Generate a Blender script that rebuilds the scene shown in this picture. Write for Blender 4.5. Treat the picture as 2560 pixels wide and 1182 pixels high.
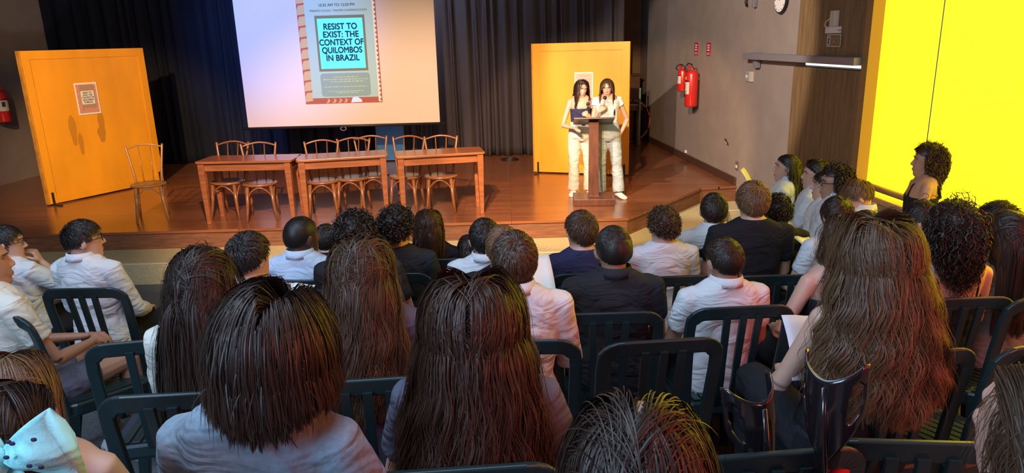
import bpy, bmesh, math, random
import numpy as np
from mathutils import Vector, Matrix, Euler

for _o in list(bpy.data.objects): bpy.data.objects.remove(_o)
SC = bpy.context.scene; COL = SC.collection
PI = math.pi; R = math.radians

# ------------------------------------------------------------------ camera
cam_data = bpy.data.cameras.new('camera'); cam = bpy.data.objects.new('camera', cam_data); COL.objects.link(cam)
F = 1776.0
cam_data.sensor_fit = 'HORIZONTAL'; cam_data.sensor_width = 36.0; cam_data.lens = 36.0 * F / 2560.0
cam_data.clip_start = 0.02; cam_data.clip_end = 100
_up = -Vector((180.0, -6409.0, -F)).normalized()          # world up seen from the camera
_f = Vector((0, 0, -1)); _f = (_f - _up * _f.dot(_up)).normalized(); _r = _f.cross(_up)
_m = Matrix((_r, _f, _up)).to_4x4(); _m.translation = Vector((0, 0, 2.55))
cam.matrix_world = _m; SC.camera = cam

# ------------------------------------------------------------------ view, world, lights
SC.view_settings.view_transform = 'Standard'; SC.view_settings.look = 'None'
SC.view_settings.exposure = 0.0; SC.view_settings.gamma = 1.0; SC.view_settings.use_curve_mapping = False
wd = bpy.data.worlds.new('world'); SC.world = wd; wd.use_nodes = True
wd.node_tree.nodes['Background'].inputs[0].default_value = (0.55, 0.62, 0.75, 1)
wd.node_tree.nodes['Background'].inputs[1].default_value = 0.12

def lamp(name, kind, loc, aim, energy, color, **kw):
    l = bpy.data.lights.new(name, kind); o = bpy.data.objects.new(name, l); COL.objects.link(o)
    o.location = loc; o.rotation_euler = (Vector(aim) - Vector(loc)).to_track_quat('-Z', 'Y').to_euler()
    l.energy = energy; l.color = color
    for k, v in kw.items(): setattr(l, k, v)
    return o
WARM = (1.0, 0.66, 0.32)
lamp('stage_spot_lectern', 'SPOT', (-0.6, 2.2, 4.75), (1.15, 9.9, 1.1), 2700, (1.0, 0.64, 0.34), spot_size=R(30), spot_blend=0.25, shadow_soft_size=0.05)
lamp('stage_spot_panel', 'SPOT', (-3.6, 2.4, 4.75), (-5.9, 10.4, 1.3), 3300, WARM, spot_size=R(25), spot_blend=0.6, shadow_soft_size=0.06)
lamp('stage_spot_tables', 'SPOT', (-1.0, 2.6, 4.75), (-1.4, 9.0, 0.6), 3600, (1.0, 0.66, 0.44), spot_size=R(50), spot_blend=0.6, shadow_soft_size=0.06)
lamp('projector_beam', 'SPOT', (-2.6, 4.6, 4.7), (-2.6, 11.5, 2.2), 210, (1.0, 0.66, 0.48), spot_size=R(32), spot_blend=0.4, shadow_soft_size=0.05)
lamp('blue_stage_spot', 'SPOT', (-4.4, 6.5, 4.8), (-3.6, 12.9, 2.7), 2700, (0.12, 0.28, 1.0), spot_size=R(42), spot_blend=0.9, shadow_soft_size=0.2)
lamp('blue_floor_spot', 'SPOT', (-1.9, 12.4, 4.8), (-1.5, 8.6, 0.6), 5000, (0.35, 0.5, 1.0), spot_size=R(40), spot_blend=0.6, shadow_soft_size=0.1)
lamp('wall_spot', 'SPOT', (-1.6, 5.0, 4.7), (3.1, 10.6, 1.9), 1700, (1.0, 0.86, 0.74), spot_size=R(40), spot_blend=0.25, shadow_soft_size=0.03)
lamp('overhead_cool_fill', 'AREA', (-1.4, 1.6, 4.85), (-1.2, 2.6, 0), 210, (0.56, 0.74, 1.0), shape='RECTANGLE', size=4.5, size_y=2.5)  # added cool fill below the closed ceiling, brightens the audience
lamp('blue_wash', 'AREA', (-3.2, -2.4, 4.3), (-0.4, 2.4, 1.3), 230, (0.45, 0.68, 1.0), shape='RECTANGLE', size=2.2, size_y=1.6)
lamp('red_wash', 'AREA', (3.1, -1.2, 3.2), (0.2, 2.6, 1.4), 60, (1.0, 0.22, 0.14), shape='RECTANGLE', size=0.7, size_y=0.9)

lamp('yellow_seat_fill', 'SPOT', (3.45, 3.5, 3.7), (1.85, 2.45, 1.15), 420, (1.0, 0.74, 0.03), spot_size=R(15), spot_blend=0.3, shadow_soft_size=0.03)  # added spot just inside the pane, stands in for sun through the film
lamp('left_wall_fill', 'SPOT', (-4.2, 7.0, 4.8), (-8.2, 11.8, 4.6), 160, (0.75, 0.82, 1.0), spot_size=R(30), spot_blend=0.15, shadow_soft_size=0.03)  # added spot with no known fixture, lightens the left wall high up

# ------------------------------------------------------------------ helpers
def tag(o, label=None, cat=None, group=None, kind=None):
    if label: o['label'] = label
    if cat: o['category'] = cat
    if group: o['group'] = group
    if kind: o['kind'] = kind
    return o

def empty(name, loc=(0, 0, 0), rz=0.0, label=None, cat=None, group=None, scale=1.0):
    o = bpy.data.objects.new(name, None); COL.objects.link(o)
    o.location = loc; o.rotation_euler = (0, 0, rz); o.scale = (scale,) * 3; o.empty_display_size = 0.1
    return tag(o, label, cat, group)

def mesh_np(name, V, Fq, mat, parent=None, smooth=True, attrs=None):
    """fast mesh from an (n,3) array and an (m,4) quad array"""
    me = bpy.data.meshes.new(name); V = np.asarray(V, np.float32); Fq = np.asarray(Fq, np.int32)
    me.vertices.add(len(V)); me.vertices.foreach_set('co', V.ravel())
    me.loops.add(Fq.size); me.loops.foreach_set('vertex_index', Fq.ravel())
    me.polygons.add(len(Fq)); me.polygons.foreach_set('loop_start', np.arange(0, Fq.size, Fq.shape[1], dtype=np.int32))
    me.polygons.foreach_set('use_smooth', np.full(len(Fq), smooth))
    me.update(calc_edges=True)
    for k, a in (attrs or {}).items():
        at = me.attributes.new(k, 'FLOAT', 'POINT'); at.data.foreach_set('value', np.asarray(a, np.float32))
    me.materials.append(mat)
    o = bpy.data.objects.new(name, me); COL.objects.link(o)
    if parent: o.parent = parent
    return o

class M:
    """collects shapes, then links them as ONE mesh object"""
    def __init__(s): s.v = []; s.f = []
    def add(s, V, Fs):
        n = len(s.v); s.v += [tuple(map(float, p)) for p in V]; s.f += [tuple(i + n for i in f) for f in Fs]; return s
    def box(s, c, size, rz=0.0, rx=0.0, ry=0.0):
        m = Euler((rx, ry, rz)).to_matrix(); c = Vector(c); V = []
        for z in (-1, 1):
            for x, y in ((-1, -1), (1, -1), (1, 1), (-1, 1)):
                V.append(c + m @ Vector((x * size[0] / 2, y * size[1] / 2, z * size[2] / 2)))
        return s.add(V, [(3, 2, 1, 0), (4, 5, 6, 7), (0, 1, 5, 4), (1, 2, 6, 5), (2, 3, 7, 6), (3, 0, 4, 7)])
    def loft(s, rings, cap=True):
        k = len(rings[0]); V = [p for r in rings for p in r]; Fs = []
        for i in range(len(rings) - 1):
            for j in range(k):
                a = i * k + j; b = i * k + (j + 1) % k; Fs.append((a, b, b + k, a + k))
        if cap:
            Fs.append(tuple(range(k - 1, -1, -1))); n = (len(rings) - 1) * k; Fs.append(tuple(range(n, n + k)))
        return s.add(V, Fs)
    def tube(s, path, ra, rb=None, k=10, up=(0, 0, 1), round_ends=False):
        P = [Vector(p) for p in path]; n = len(P)
        ra = [ra] * n if not hasattr(ra, '__len__') else list(ra)
        rb = ra if rb is None else ([rb] * n if not hasattr(rb, '__len__') else list(rb))
        T = [(P[min(i + 1, n - 1)] - P[max(i - 1, 0)]).normalized() for i in range(n)]
        if round_ends:
            P2 = [P[0] - T[0] * ra[0] * 0.9, P[0] - T[0] * ra[0] * 0.55] + P + [P[-1] + T[-1] * ra[-1] * 0.55, P[-1] + T[-1] * ra[-1] * 0.9]
            ra = [ra[0] * 0.35, ra[0] * 0.8] + ra + [ra[-1] * 0.8, ra[-1] * 0.35]
            rb = [rb[0] * 0.35, rb[0] * 0.8] + rb + [rb[-1] * 0.8, rb[-1] * 0.35]
            T = [T[0], T[0]] + T + [T[-1], T[-1]]; P = P2; n = len(P)
        u = Vector(up); rings = []
        for i in range(n):
            sd = T[i].cross(u)
            if sd.length < 1e-3: sd = T[i].cross(Vector((0.3, 1, 0.1)))
            sd.normalize(); uv = sd.cross(T[i]).normalized(); u = uv
            rings.append([P[i] + sd * (math.cos(2 * PI * j / k) * ra[i]) + uv * (math.sin(2 * PI * j / k) * rb[i]) for j in range(k)])
        return s.loft(rings)
    def ell(s, c, r, k=16, m=10, rot=None):
        c = Vector(c); rings = []
        for i in range(m + 1):
            a = PI * (i + 0.0) / m; a = min(max(a, 0.05), PI - 0.05); z = -math.cos(a); q = math.sin(a)
            ring = [Vector((math.cos(2 * PI * j / k) * q * r[0], math.sin(2 * PI * j / k) * q * r[1], z * r[2])) for j in range(k)]
            rings.append([c + (rot @ p if rot else p) for p in ring])
        return s.loft(rings)
    def prism(s, poly, p0, ux, uy, un, t):
        """polygon in the plane (ux,uy) from p0, thickness t along un"""
        p0, ux, uy, un = Vector(p0), Vector(ux), Vector(uy), Vector(un); n = len(poly)
        a = [p0 + ux * x + uy * y for x, y in poly]; b = [q + un * t for q in a]
        return s.add(a + b, [tuple(range(n - 1, -1, -1)), tuple(range(n, 2 * n))] + [(i, (i + 1) % n, n + (i + 1) % n, n + i) for i in range(n)])
    def build(s, name, mat, parent=None, smooth=False, bevel=0.0, loc=None):
        me = bpy.data.meshes.new(name); me.from_pydata(s.v, [], s.f)
        bm = bmesh.new(); bm.from_mesh(me); bmesh.ops.recalc_face_normals(bm, faces=bm.faces); bm.to_mesh(me); bm.free()
        me.materials.append(mat)
        for p in me.polygons: p.use_smooth = smooth
        o = bpy.data.objects.new(name, me); COL.objects.link(o)
        if parent: o.parent = parent
        if loc: o.location = loc
        if bevel:
            b = o.modifiers.new('bevel', 'BEVEL'); b.width = bevel; b.segments = 2; b.limit_method = 'ANGLE'; b.angle_limit = R(40)
        return o

def voxel(o, size, smooth=2, disp=0.0, dscale=0.12, seed=0):
    m = o.modifiers.new('remesh', 'REMESH'); m.mode = 'VOXEL'; m.voxel_size = size; m.use_smooth_shade = True
    if smooth:
        m = o.modifiers.new('smooth', 'SMOOTH'); m.factor = 0.5; m.iterations = smooth
    if disp:
        key = 'wrinkle%.2f' % dscale
        t = bpy.data.textures.get(key)
        if not t:
            t = bpy.data.textures.new(key, 'CLOUDS'); t.noise_scale = dscale; t.noise_depth = 2
        m = o.modifiers.new('folds', 'DISPLACE'); m.texture = t; m.strength = disp; m.mid_level = 0.5; m.texture_coords = 'GLOBAL'
    return o

def copy_tree(o, parent=None):
    c = o.copy(); COL.objects.link(c); c.parent = parent
    for ch in list(o.children): copy_tree(ch, c)
    return c

def rrect(w, h, r, n=5):
    pts = []
    for cx, cy, a0 in ((w / 2 - r, h / 2 - r, 0), (-w / 2 + r, h / 2 - r, 90), (-w / 2 + r, -h / 2 + r, 180), (w / 2 - r, -h / 2 + r, 270)):
        for i in range(n + 1):
            a = R(a0 + 90 * i / n); pts.append((cx + r * math.cos(a), cy + r * math.sin(a)))
    return pts

def text(body, size, mat, parent, loc, rot, name='lettering', bold=0.0, sx=1.0, align='CENTER', extrude=0.0):
    c = bpy.data.curves.new(name, 'FONT'); c.body = body; c.size = size; c.align_x = align; c.align_y = 'CENTER'
    c.extrude = extrude; c.materials.append(mat)
    tmp = bpy.data.objects.new(name, c); me = bpy.data.meshes.new_from_object(tmp); bpy.data.objects.remove(tmp)
    if bold:
        bm = bmesh.new()
        for dx, dy in ((0, 0), (bold, 0), (-bold, 0), (0, bold), (0, -bold)):
            n = len(bm.verts); bm.from_mesh(me); bm.verts.ensure_lookup_table()
            for v in bm.verts[n:]: v.co.x += dx; v.co.y += dy
        bm.to_mesh(me); bm.free()
    o = bpy.data.objects.new(name, me); COL.objects.link(o)
    if parent: o.parent = parent
    o.location = loc; o.rotation_euler = rot; o.scale = (sx, 1, 1)
    return o

# ------------------------------------------------------------------ materials
def mat(name, col, rough=0.6, metal=0.0, spec=0.5, noise=None, bump=None, emit=None, sss=0.0, coat=0.0, folds=0.0):
    """noise=(scale, amount, stretch) varies the colour, bump=(scale, strength, stretch)"""
    m = bpy.data.materials.new(name); m.use_nodes = True; nt = m.node_tree; b = nt.nodes['Principled BSDF']
    b.inputs['Base Color'].default_value = (*col, 1); b.inputs['Roughness'].default_value = rough
    b.inputs['Metallic'].default_value = metal; b.inputs['Specular IOR Level'].default_value = spec
    if coat: b.inputs['Coat Weight'].default_value = coat; b.inputs['Coat Roughness'].default_value = 0.12
    if sss:
        b.inputs['Subsurface Weight'].default_value = sss; b.inputs['Subsurface Radius'].default_value = (0.012, 0.005, 0.003)
        b.inputs['Subsurface Scale'].default_value = 1.0
    if emit: b.inputs['Emission Color'].default_value = (*emit[0], 1); b.inputs['Emission Strength'].default_value = emit[1]
    tc = nt.nodes.new('ShaderNodeTexCoord')
    def nz(scale, st):
        mp = nt.nodes.new('ShaderNodeMapping'); mp.inputs['Scale'].default_value = st
        nt.links.new(tc.outputs['Object'], mp.inputs[0])
        n = nt.nodes.new('ShaderNodeTexNoise'); n.inputs['Scale'].default_value = scale; n.inputs['Detail'].default_value = 5
        nt.links.new(mp.outputs[0], n.inputs['Vector']); return n
    if noise:
        n = nz(noise[0], noise[2] if len(noise) > 2 else (1, 1, 1)); r = nt.nodes.new('ShaderNodeValToRGB'); a = noise[1]
        r.color_ramp.elements[0].position = 0.3; r.color_ramp.elements[1].position = 0.7
        r.color_ramp.elements[0].color = (*[max(0, c * (1 - a)) for c in col], 1); r.color_ramp.elements[1].color = (*[min(1, c * (1 + a)) for c in col], 1)
        nt.links.new(n.outputs['Fac'], r.inputs[0]); nt.links.new(r.outputs[0], b.inputs['Base Color'])
    if bump:
        n = nz(bump[0], bump[2] if len(bump) > 2 else (1, 1, 1)); bp = nt.nodes.new('ShaderNodeBump'); bp.inputs['Strength'].default_value = bump[1]
        bp.inputs['Distance'].default_value = 0.02
        nt.links.new(n.outputs['Fac'], bp.inputs['Height']); nt.links.new(bp.outputs[0], b.inputs['Normal'])
        if folds:                                             # soft creases across the cloth
            n2 = nz(5.0, (1.0, 1.0, 1.9)); n2.inputs['Detail'].default_value = 2; n2.inputs['Distortion'].default_value = 1.6
            b2 = nt.nodes.new('ShaderNodeBump'); b2.inputs['Strength'].default_value = folds; b2.inputs['Distance'].default_value = 0.045
            nt.links.new(n2.outputs['Fac'], b2.inputs['Height']); nt.links.new(b2.outputs[0], bp.inputs['Normal'])
    return m

def planks(name, c0, c1, width, rough, axis='Y', gap=0.02, gapcol=(0.02, 0.01, 0.005), length=1.6, coat=0.0, rotz=0.0):
    """boards with their own tones; axis is the direction across the boards"""
    m = bpy.data.materials.new(name); m.use_nodes = True; nt = m.node_tree; b = nt.nodes['Principled BSDF']; N = nt.nodes.new; L = nt.links.new
    tc = N('ShaderNodeTexCoord'); mp = N('ShaderNodeMapping'); L(tc.outputs['Object'], mp.inputs[0])
    mp.inputs['Rotation'].default_value = (0, 0, rotz)
    br = N('ShaderNodeTexBrick'); br.inputs['Scale'].default_value = 1.0; br.inputs['Mortar Size'].default_value = gap * width
    br.inputs['Brick Width'].default_value = length; br.inputs['Row Height'].default_value = width; br.offset = 0.37
    br.inputs['Color1'].default_value = (*c0, 1); br.inputs['Color2'].default_value = (*c1, 1); br.inputs['Mortar'].default_value = (*gapcol, 1)
    L(mp.outputs[0], br.inputs['Vector'])
    m2 = N('ShaderNodeMapping'); m2.inputs['Scale'].default_value = (1.2, 14, 14); L(mp.outputs[0], m2.inputs[0])
    n = N('ShaderNodeTexNoise'); n.inputs['Scale'].default_value = 2.0; n.inputs['Detail'].default_value = 6; L(m2.outputs[0], n.inputs['Vector'])
    r = N('ShaderNodeValToRGB'); r.color_ramp.elements[0].color = (0.62, 0.62, 0.62, 1); r.color_ramp.elements[1].color = (1.25, 1.25, 1.25, 1)
    L(n.outputs['Fac'], r.inputs[0])
    mx = N('ShaderNodeMix'); mx.data_type = 'RGBA'; mx.blend_type = 'MULTIPLY'; mx.inputs['Factor'].default_value = 0.8
    L(br.outputs['Color'], mx.inputs['A']); L(r.outputs[0], mx.inputs['B']); L(mx.outputs['Result'], b.inputs['Base Color'])
    b.inputs['Roughness'].default_value = rough
    if coat: b.inputs['Coat Weight'].default_value = coat; b.inputs['Coat Roughness'].default_value = 0.18
    return m

def hair_mat(name, dark, light, rough=0.44):
    m = bpy.data.materials.new(name); m.use_nodes = True; nt = m.node_tree; b = nt.nodes['Principled BSDF']; N = nt.nodes.new; L = nt.links.new
    a = N('ShaderNodeAttribute'); a.attribute_name = 'tone'
    r = N('ShaderNodeValToRGB'); r.color_ramp.elements[0].color = (*dark, 1); r.color_ramp.elements[1].color = (*light, 1)
    L(a.outputs['Fac'], r.inputs[0]); L(r.outputs[0], b.inputs['Base Color'])
    b.inputs['Roughness'].default_value = rough; b.inputs['Specular IOR Level'].default_value = 0.42
    b.inputs['Specular Tint'].default_value = (1, 0.93, 0.86, 1)
    return m

# ------------------------------------------------------------------ the hall
SLOPE = 0.135
def fl(y): return 0.05 + SLOPE * max(0.0, 7.2 - y)      # the audience floor falls towards the stage
def rwx(y): return 2.784 + (14.667 - y) * 0.0758         # face of the right wall
def lwx(y): return -8.0 - (14.667 - y) * 0.0758
WALL_DIR = Vector((-0.0756, 0.99714, 0)); WALL_N = Vector((-0.99714, -0.0756, 0)); WALL_RZ = math.atan2(0.99714, -0.0756)
ZS = 0.5

m_carpet = mat('grey_carpet', (0.135, 0.145, 0.15), 0.95, spec=0.1, noise=(60, 0.25), bump=(140, 0.5))
m_step = mat('beige_carpet', (0.50, 0.42, 0.24), 0.9, spec=0.15, noise=(40, 0.12), bump=(120, 0.4))
m_nose = mat('pale_step_edge', (0.66, 0.58, 0.38), 0.6)
m_stage = planks('stage_boards', (0.31, 0.108, 0.042), (0.23, 0.076, 0.030), 0.075, 0.27, gap=0.03, coat=0.35)
m_fascia = mat('stage_fascia_wood', (0.185, 0.075, 0.032), 0.55, noise=(6, 0.3, (1, 1, 8)), bump=(30, 0.1))
m_plaster = mat('taupe_plaster', (0.30, 0.235, 0.195), 0.85, noise=(3, 0.08), bump=(90, 0.35))
m_brownplaster = mat('brown_plaster', (0.20, 0.13, 0.075), 0.85, noise=(3, 0.08), bump=(90, 0.3))
m_under = mat('cream_wall_under_window', (0.72, 0.57, 0.36), 0.8, noise=(3, 0.06))
m_ceil = mat('dark_ceiling', (0.16, 0.15, 0.15), 0.9)
m_board = mat('ribbed_wood', (0.20, 0.118, 0.050), 0.6, noise=(5, 0.25, (6, 6, 0.6)))
m_groove = mat('dark_groove', (0.03, 0.018, 0.01), 0.8)
m_base = mat('dark_baseboard', (0.075, 0.035, 0.022), 0.45)
m_rail = mat('pale_wood_rail', (0.70, 0.42, 0.25), 0.45, noise=(4, 0.2, (8, 1, 8)))
m_jamb = mat('window_jamb_wood', (0.33, 0.17, 0.05), 0.6)
m_yellow = mat('yellow_lit_film', (0.9, 0.75, 0.02), 0.5, emit=((1.0, 0.80, 0.007), 3.0))
m_redfilm = mat('red_lit_film', (0.8, 0.05, 0.03), 0.5, emit=((1.0, 0.07, 0.04), 1.5))
m_daylight = mat('daylight_gap', (0.8, 0.85, 0.8), 0.5, emit=((0.85, 1.0, 0.92), 1.2))
m_steel = mat('brushed_steel', (0.55, 0.55, 0.58), 0.35, metal=0.9)
m_greymetal = mat('grey_track', (0.24, 0.22, 0.24), 0.5, metal=0.2)
m_white = mat('white_plastic', (0.75, 0.72, 0.66), 0.5)
m_black = mat('black_plastic', (0.012, 0.012, 0.013), 0.4)
m_ivory = mat('ivory_plastic', (0.62, 0.52, 0.38), 0.5)

def S(name, mb, m, bevel=0.0, smooth=False, parent=None):
    o = mb.build(name, m, parent, smooth=smooth, bevel=bevel)
    if not parent: o['kind'] = 'structure'
    return o
# sloped audience floor and the flat strip at the foot of the stage
S('floor', M().prism([(-4.2, fl(-4.2)), (7.2, 0.05), (9.8, 0.05), (9.8, -0.3), (-4.2, -0.3)], (-9.7, 0, 0), (0, 1, 0), (0, 0, 1), (1, 0, 0), 14.0), m_carpet)
SE2 = (1.369, 8.064, 0.500); SE3 = (2.641, 9.633, 0.500); SE4 = (3.174, 9.725, 0.500)
FRONT = SE2[1]
top = [(-8.7, FRONT), SE2[:2], SE3[:2], (SE4[0] + 0.02, SE4[1]), (rwx(15), 15.0), (-8.7, 15.0)]
S('stage', M().prism(top, (0, 0, ZS - 0.03), (1, 0, 0), (0, 1, 0), (0, 0, 1), 0.03), m_stage)
inn = [(-8.7, FRONT + 0.02), (SE2[0] - 0.01, FRONT + 0.02), (SE3[0] - 0.015, SE3[1] + 0.02), (SE4[0] + 0.02, SE4[1] + 0.02), (rwx(15), 15.0), (-8.7, 15.0)]
S('trim_1', M().prism(inn, (0, 0, 0.05), (1, 0, 0), (0, 1, 0), (0, 0, 1), ZS - 0.08), m_fascia)
st = [(-8.7, FRONT - 0.6), (SE2[0] + 0.28, FRONT - 0.6), (SE3[0] + 0.24, SE3[1] - 0.5), (rwx(9.2) - 0.01, 9.16), (rwx(9.9) - 0.01, 9.9), (-8.7, 9.9)]
S('stage_step', M().prism(st, (0, 0, 0.0), (1, 0, 0), (0, 1, 0), (0, 0, 1), 0.28), m_step, bevel=0.012)
nz = M()
for a, b in zip(st[:3], st[1:4]):
    a = Vector((*a, 0.284)); b = Vector((*b, 0.284)); d = (b - a).normalized(); n = Vector((-d.y, d.x, 0))
    nz.box((a + b) / 2 + n * 0.02, ((b - a).length + 0.01, 0.05, 0.012), rz=math.atan2(d.y, d.x))
S('trim_2', nz, m_nose, bevel=0.004)

def wallbox(mb, y0, y1, z0, z1, out, thick, side=1):
    """slab on a side wall from y0 to y1; its face stands `out` in front of the wall plane"""
    fx = rwx if side > 0 else lwx; s = side
    p = [(fx(y0) - s * out, y0), (fx(y1) - s * out, y1), (fx(y1) - s * out + s * thick, y1), (fx(y0) - s * out + s * thick, y0)]
    return mb.prism(p, (0, 0, z0), (1, 0, 0), (0, 1, 0), (0, 0, 1), z1 - z0)
wr = M(); wallbox(wr, 8.2, 15.1, 0, 5.0, 0, 0.25); wallbox(wr, 6.8, 8.2, 0, 5.0, 0, 0.25)
S('wall_right', wr, m_plaster)
wu = M(); wallbox(wu, -4.2, 6.8, 0, 1.03, 0.0, 0.25); wallbox(wu, -4.2, 6.8, 4.6, 5.0, 0.0, 0.25); wallbox(wu, -4.2, -1.25, 1.03, 4.6, 0.0, 0.25)
S('wall_front_right', wu, m_under)
S('wall_left', wallbox(M(), -4.2, 15.1, 0, 5.0, 0, 0.25, -1), m_plaster)
S('wall_back', M().box((-2.6, 15.2, 2.5), (11.6, 0.2, 5.0)), m_brownplaster)
S('wall_rear', M().box((-2.6, -4.2, 2.5), (14.4, 0.2, 5.0)), m_plaster)
S('ceiling', M().box((-2.6, 5.5, 5.06), (14.4, 19.8, 0.12)), m_ceil)
S('baseboard_right', wallbox(M(), 9.75, 15.0, ZS, ZS + 0.11, 0.03, 0.03), m_base, bevel=0.005)
# ribbed timber above and in the sliding door
up = M(); dn = M()
n = 13; y0, y1 = 6.84, 8.2
for i in range(n):
    a = y0 + (y1 - y0) * i / n; b = y0 + (y1 - y0) * (i + 1) / n
    wallbox(up, a + 0.004, b - 0.004, 2.27, 4.98, 0.03, 0.03); wallbox(dn, a + 0.004, b - 0.004, 0.14, 2.17, 0.05, 0.03)
S('trim_3', up, m_board)
d = S('door_1', dn, m_board); d['label'] = 'ribbed dark wood sliding door under the metal track'
S('door_backing', wallbox(M(), y0, y1, 0.13, 2.18, 0.025, 0.02), m_groove, parent=d)
S('trim_4', wallbox(M(), y0, y1, 2.26, 4.98, 0.008, 0.008), m_groove)
S('door_light_gap', wallbox(M(), 6.9, 8.0, 2.195, 2.225, 0.012, 0.01), m_daylight)  # glowing strip for daylight leaking through the gap above the door
tr = empty('door_track', (rwx(8.1), 8.1, 2.24), 0, 'long grey metal sliding door track above the ribbed door', 'door track')
def on(parent, o): o.matrix_parent_inverse = Matrix.Translation(parent.location).inverted(); return o
on(tr, wallbox(M(), 6.85, 9.5, 2.225, 2.30, 0.12, 0.10).build('track_channel', m_greymetal, tr, bevel=0.006))
on(tr, wallbox(M(), 9.18, 9.3, 2.12, 2.31, 0.06, 0.05).build('bracket', m_greymetal, tr, bevel=0.004))
# yellow window, its jamb, sill, and the handrail in front of it
w1 = S('window_1', wallbox(M(), 5.96, 6.76, 1.06, 4.58, -0.06, 0.01), m_yellow)
S('window_2', wallbox(M(), 2.65, 5.93, 1.06, 4.58, -0.06, 0.01), m_yellow)
S('window_4', wallbox(M(), -1.2, 2.55, 1.06, 4.58, -0.06, 0.01), m_redfilm)
fr = M(); wallbox(fr, 6.74, 6.84, 1.0, 4.6, 0.05, 0.11); wallbox(fr, 2.55, 2.65, 1.0, 4.6, 0.02, 0.1); wallbox(fr, -1.3, -1.2, 1.0, 4.6, 0.02, 0.1)
S('window_frame', fr, m_jamb)
S('trim_5', wallbox(M(), -3.6, 6.74, 1.0, 1.06, 0.05, 0.12), m_rail, bevel=0.01)
hr = empty('handrail', (rwx(3) - 0.1, 3.0, 1.15), 0, 'round pale wooden handrail running along the yellow window', 'handrail')
a = Vector((rwx(6.7) - 0.12, 6.7, 1.17)); b = Vector((rwx(-2.5) - 0.12, -2.5, 1.17))
on(hr, M().tube([a, b], 0.03, k=14).build('rail', m_rail, hr, smooth=True))
for t in (0.12, 0.5, 0.88):
    p = a.lerp(b, t); on(hr, M().tube([p, p + Vector((0.02, 0, -0.06)), p + Vector((0.14, 0, -0.09))], 0.012).build('bracket', m_steel, hr, smooth=True))

# ------------------------------------------------------------------ curtains
def curtain(name, label, x0, x1, Y, z0, z1, m, amp, n_folds, seed):
    rg = np.random.RandomState(seed); nx = int(n_folds * 14); nzv = 26
    u = np.linspace(0, 1, nx); V = np.zeros((nzv, nx, 3))
    warp = u + 0.012 * np.sin(u * 19 + seed) + 0.008 * np.sin(u * 47 + seed)
    for i, t in enumerate(np.linspace(0, 1, nzv)):
        w = amp * (0.45 + 0.75 * (1 - t)) * (np.sin(2 * PI * n_folds * warp) + 0.45 * np.sin(2 * PI * n_folds * 1.63 * warp + 2 * t + seed))
        V[i, :, 0] = x0 + (x1 - x0) * u + 0.02 * np.sin(2 * PI * n_folds * warp * 0.5 + 3 * t); V[i, :, 1] = Y + w; V[i, :, 2] = z0 + (z1 - z0) * t
    idx = np.arange(nzv * nx).reshape(nzv, nx)
    Q = np.stack([idx[:-1, :-1], idx[:-1, 1:], idx[1:, 1:], idx[1:, :-1]], -1).reshape(-1, 4)
    o = mesh_np(name, V.reshape(-1, 3), Q, m)
    s = o.modifiers.new('thickness', 'SOLIDIFY'); s.thickness = 0.008
    return tag(o, label, 'curtain')
m_cur_b = mat('black_blue_drape', (0.012, 0.014, 0.022), 0.9, spec=0.15, bump=(200, 0.2))  # darker and bluer than the right drape, partly lighting put into the colour
m_cur_k = mat('black_brown_drape', (0.058, 0.048, 0.048), 0.9, spec=0.15, bump=(200, 0.2))  # paler, browner drape colour, partly the stage light painted in
curtain('stage_curtain', 'black backdrop curtain left of the projection screen', -8.15, -2.3, 13.1, ZS + 0.01, 4.9, m_cur_b, 0.05, 26, 1)
curtain('stage_curtain', 'charcoal backdrop curtain between the screen and the lit yellow panel', -2.3, 2.05, 13.0, ZS + 0.01, 4.9, m_cur_k, 0.055, 22, 4)

# ------------------------------------------------------------------ projection screen with the slide
m_screen = mat('screen_fabric', (0.78, 0.64, 0.50), 0.85, spec=0.1)
def slide_mat(name, col, e): return mat(name, tuple(c * .5 for c in col), 0.8, spec=0.05, emit=(col, e))
m_s_bg = slide_mat('slide_pale_green', (0.55, 0.72, 0.60), 0.35)
m_s_box = slide_mat('slide_cyan', (0.12, 0.82, 0.95), 1.0)
m_s_frame = slide_mat('slide_olive', (0.30, 0.29, 0.17), 0.25)
m_s_ink = slide_mat('slide_ink', (0.06, 0.17, 0.27), 0.32)
m_s_grey = slide_mat('slide_grey', (0.38, 0.50, 0.42), 0.3)
m_s_yel = slide_mat('slide_yellow', (0.62, 0.72, 0.33), 0.4)
m_s_tan = slide_mat('slide_tan', (0.78, 0.52, 0.27), 0.35)
m_s_red = slide_mat('slide_red', (0.62, 0.16, 0.10), 0.3)
m_s_cream = slide_mat('slide_cream', (0.85, 0.88, 0.70), 0.4)
YS = 11.5
sc = empty('projection_screen', (-2.65, YS, 1.28), 0, 'large hanging white projection screen showing the event slide', 'projection screen')
def C(mb, name, m, parent=sc, **k):
    o = mb.build(name, m, parent, **k); o.matrix_parent_inverse = Matrix.Translation(sc.location).inverted() if parent is sc else Matrix(); return o
C(M().box((-2.645, YS, 3.06), (3.08, 0.006, 3.52)), 'fabric', m_screen)
C(M().tube([(-4.27, YS, 1.285), (-1.02, YS, 1.285)], 0.022, k=12), 'bottom_bar', m_black, smooth=True)
hk = M(); hk.tube([(-2.66 + 0.045 * math.cos(a), YS - 0.01, 1.245 + 0.03 * math.sin(a)) for a in np.linspace(0, 2 * PI, 15)], 0.008, k=6)
C(hk, 'pull_ring', m_greymetal, smooth=True)
C(M().tube([(-4.3, YS, 4.86), (-1.0, YS, 4.86)], 0.06, k=12), 'roller_case', m_white, smooth=True)
SX0, SX1, SZ0, SZ1 = -3.22, -2.0, 1.645, 3.75
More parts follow.
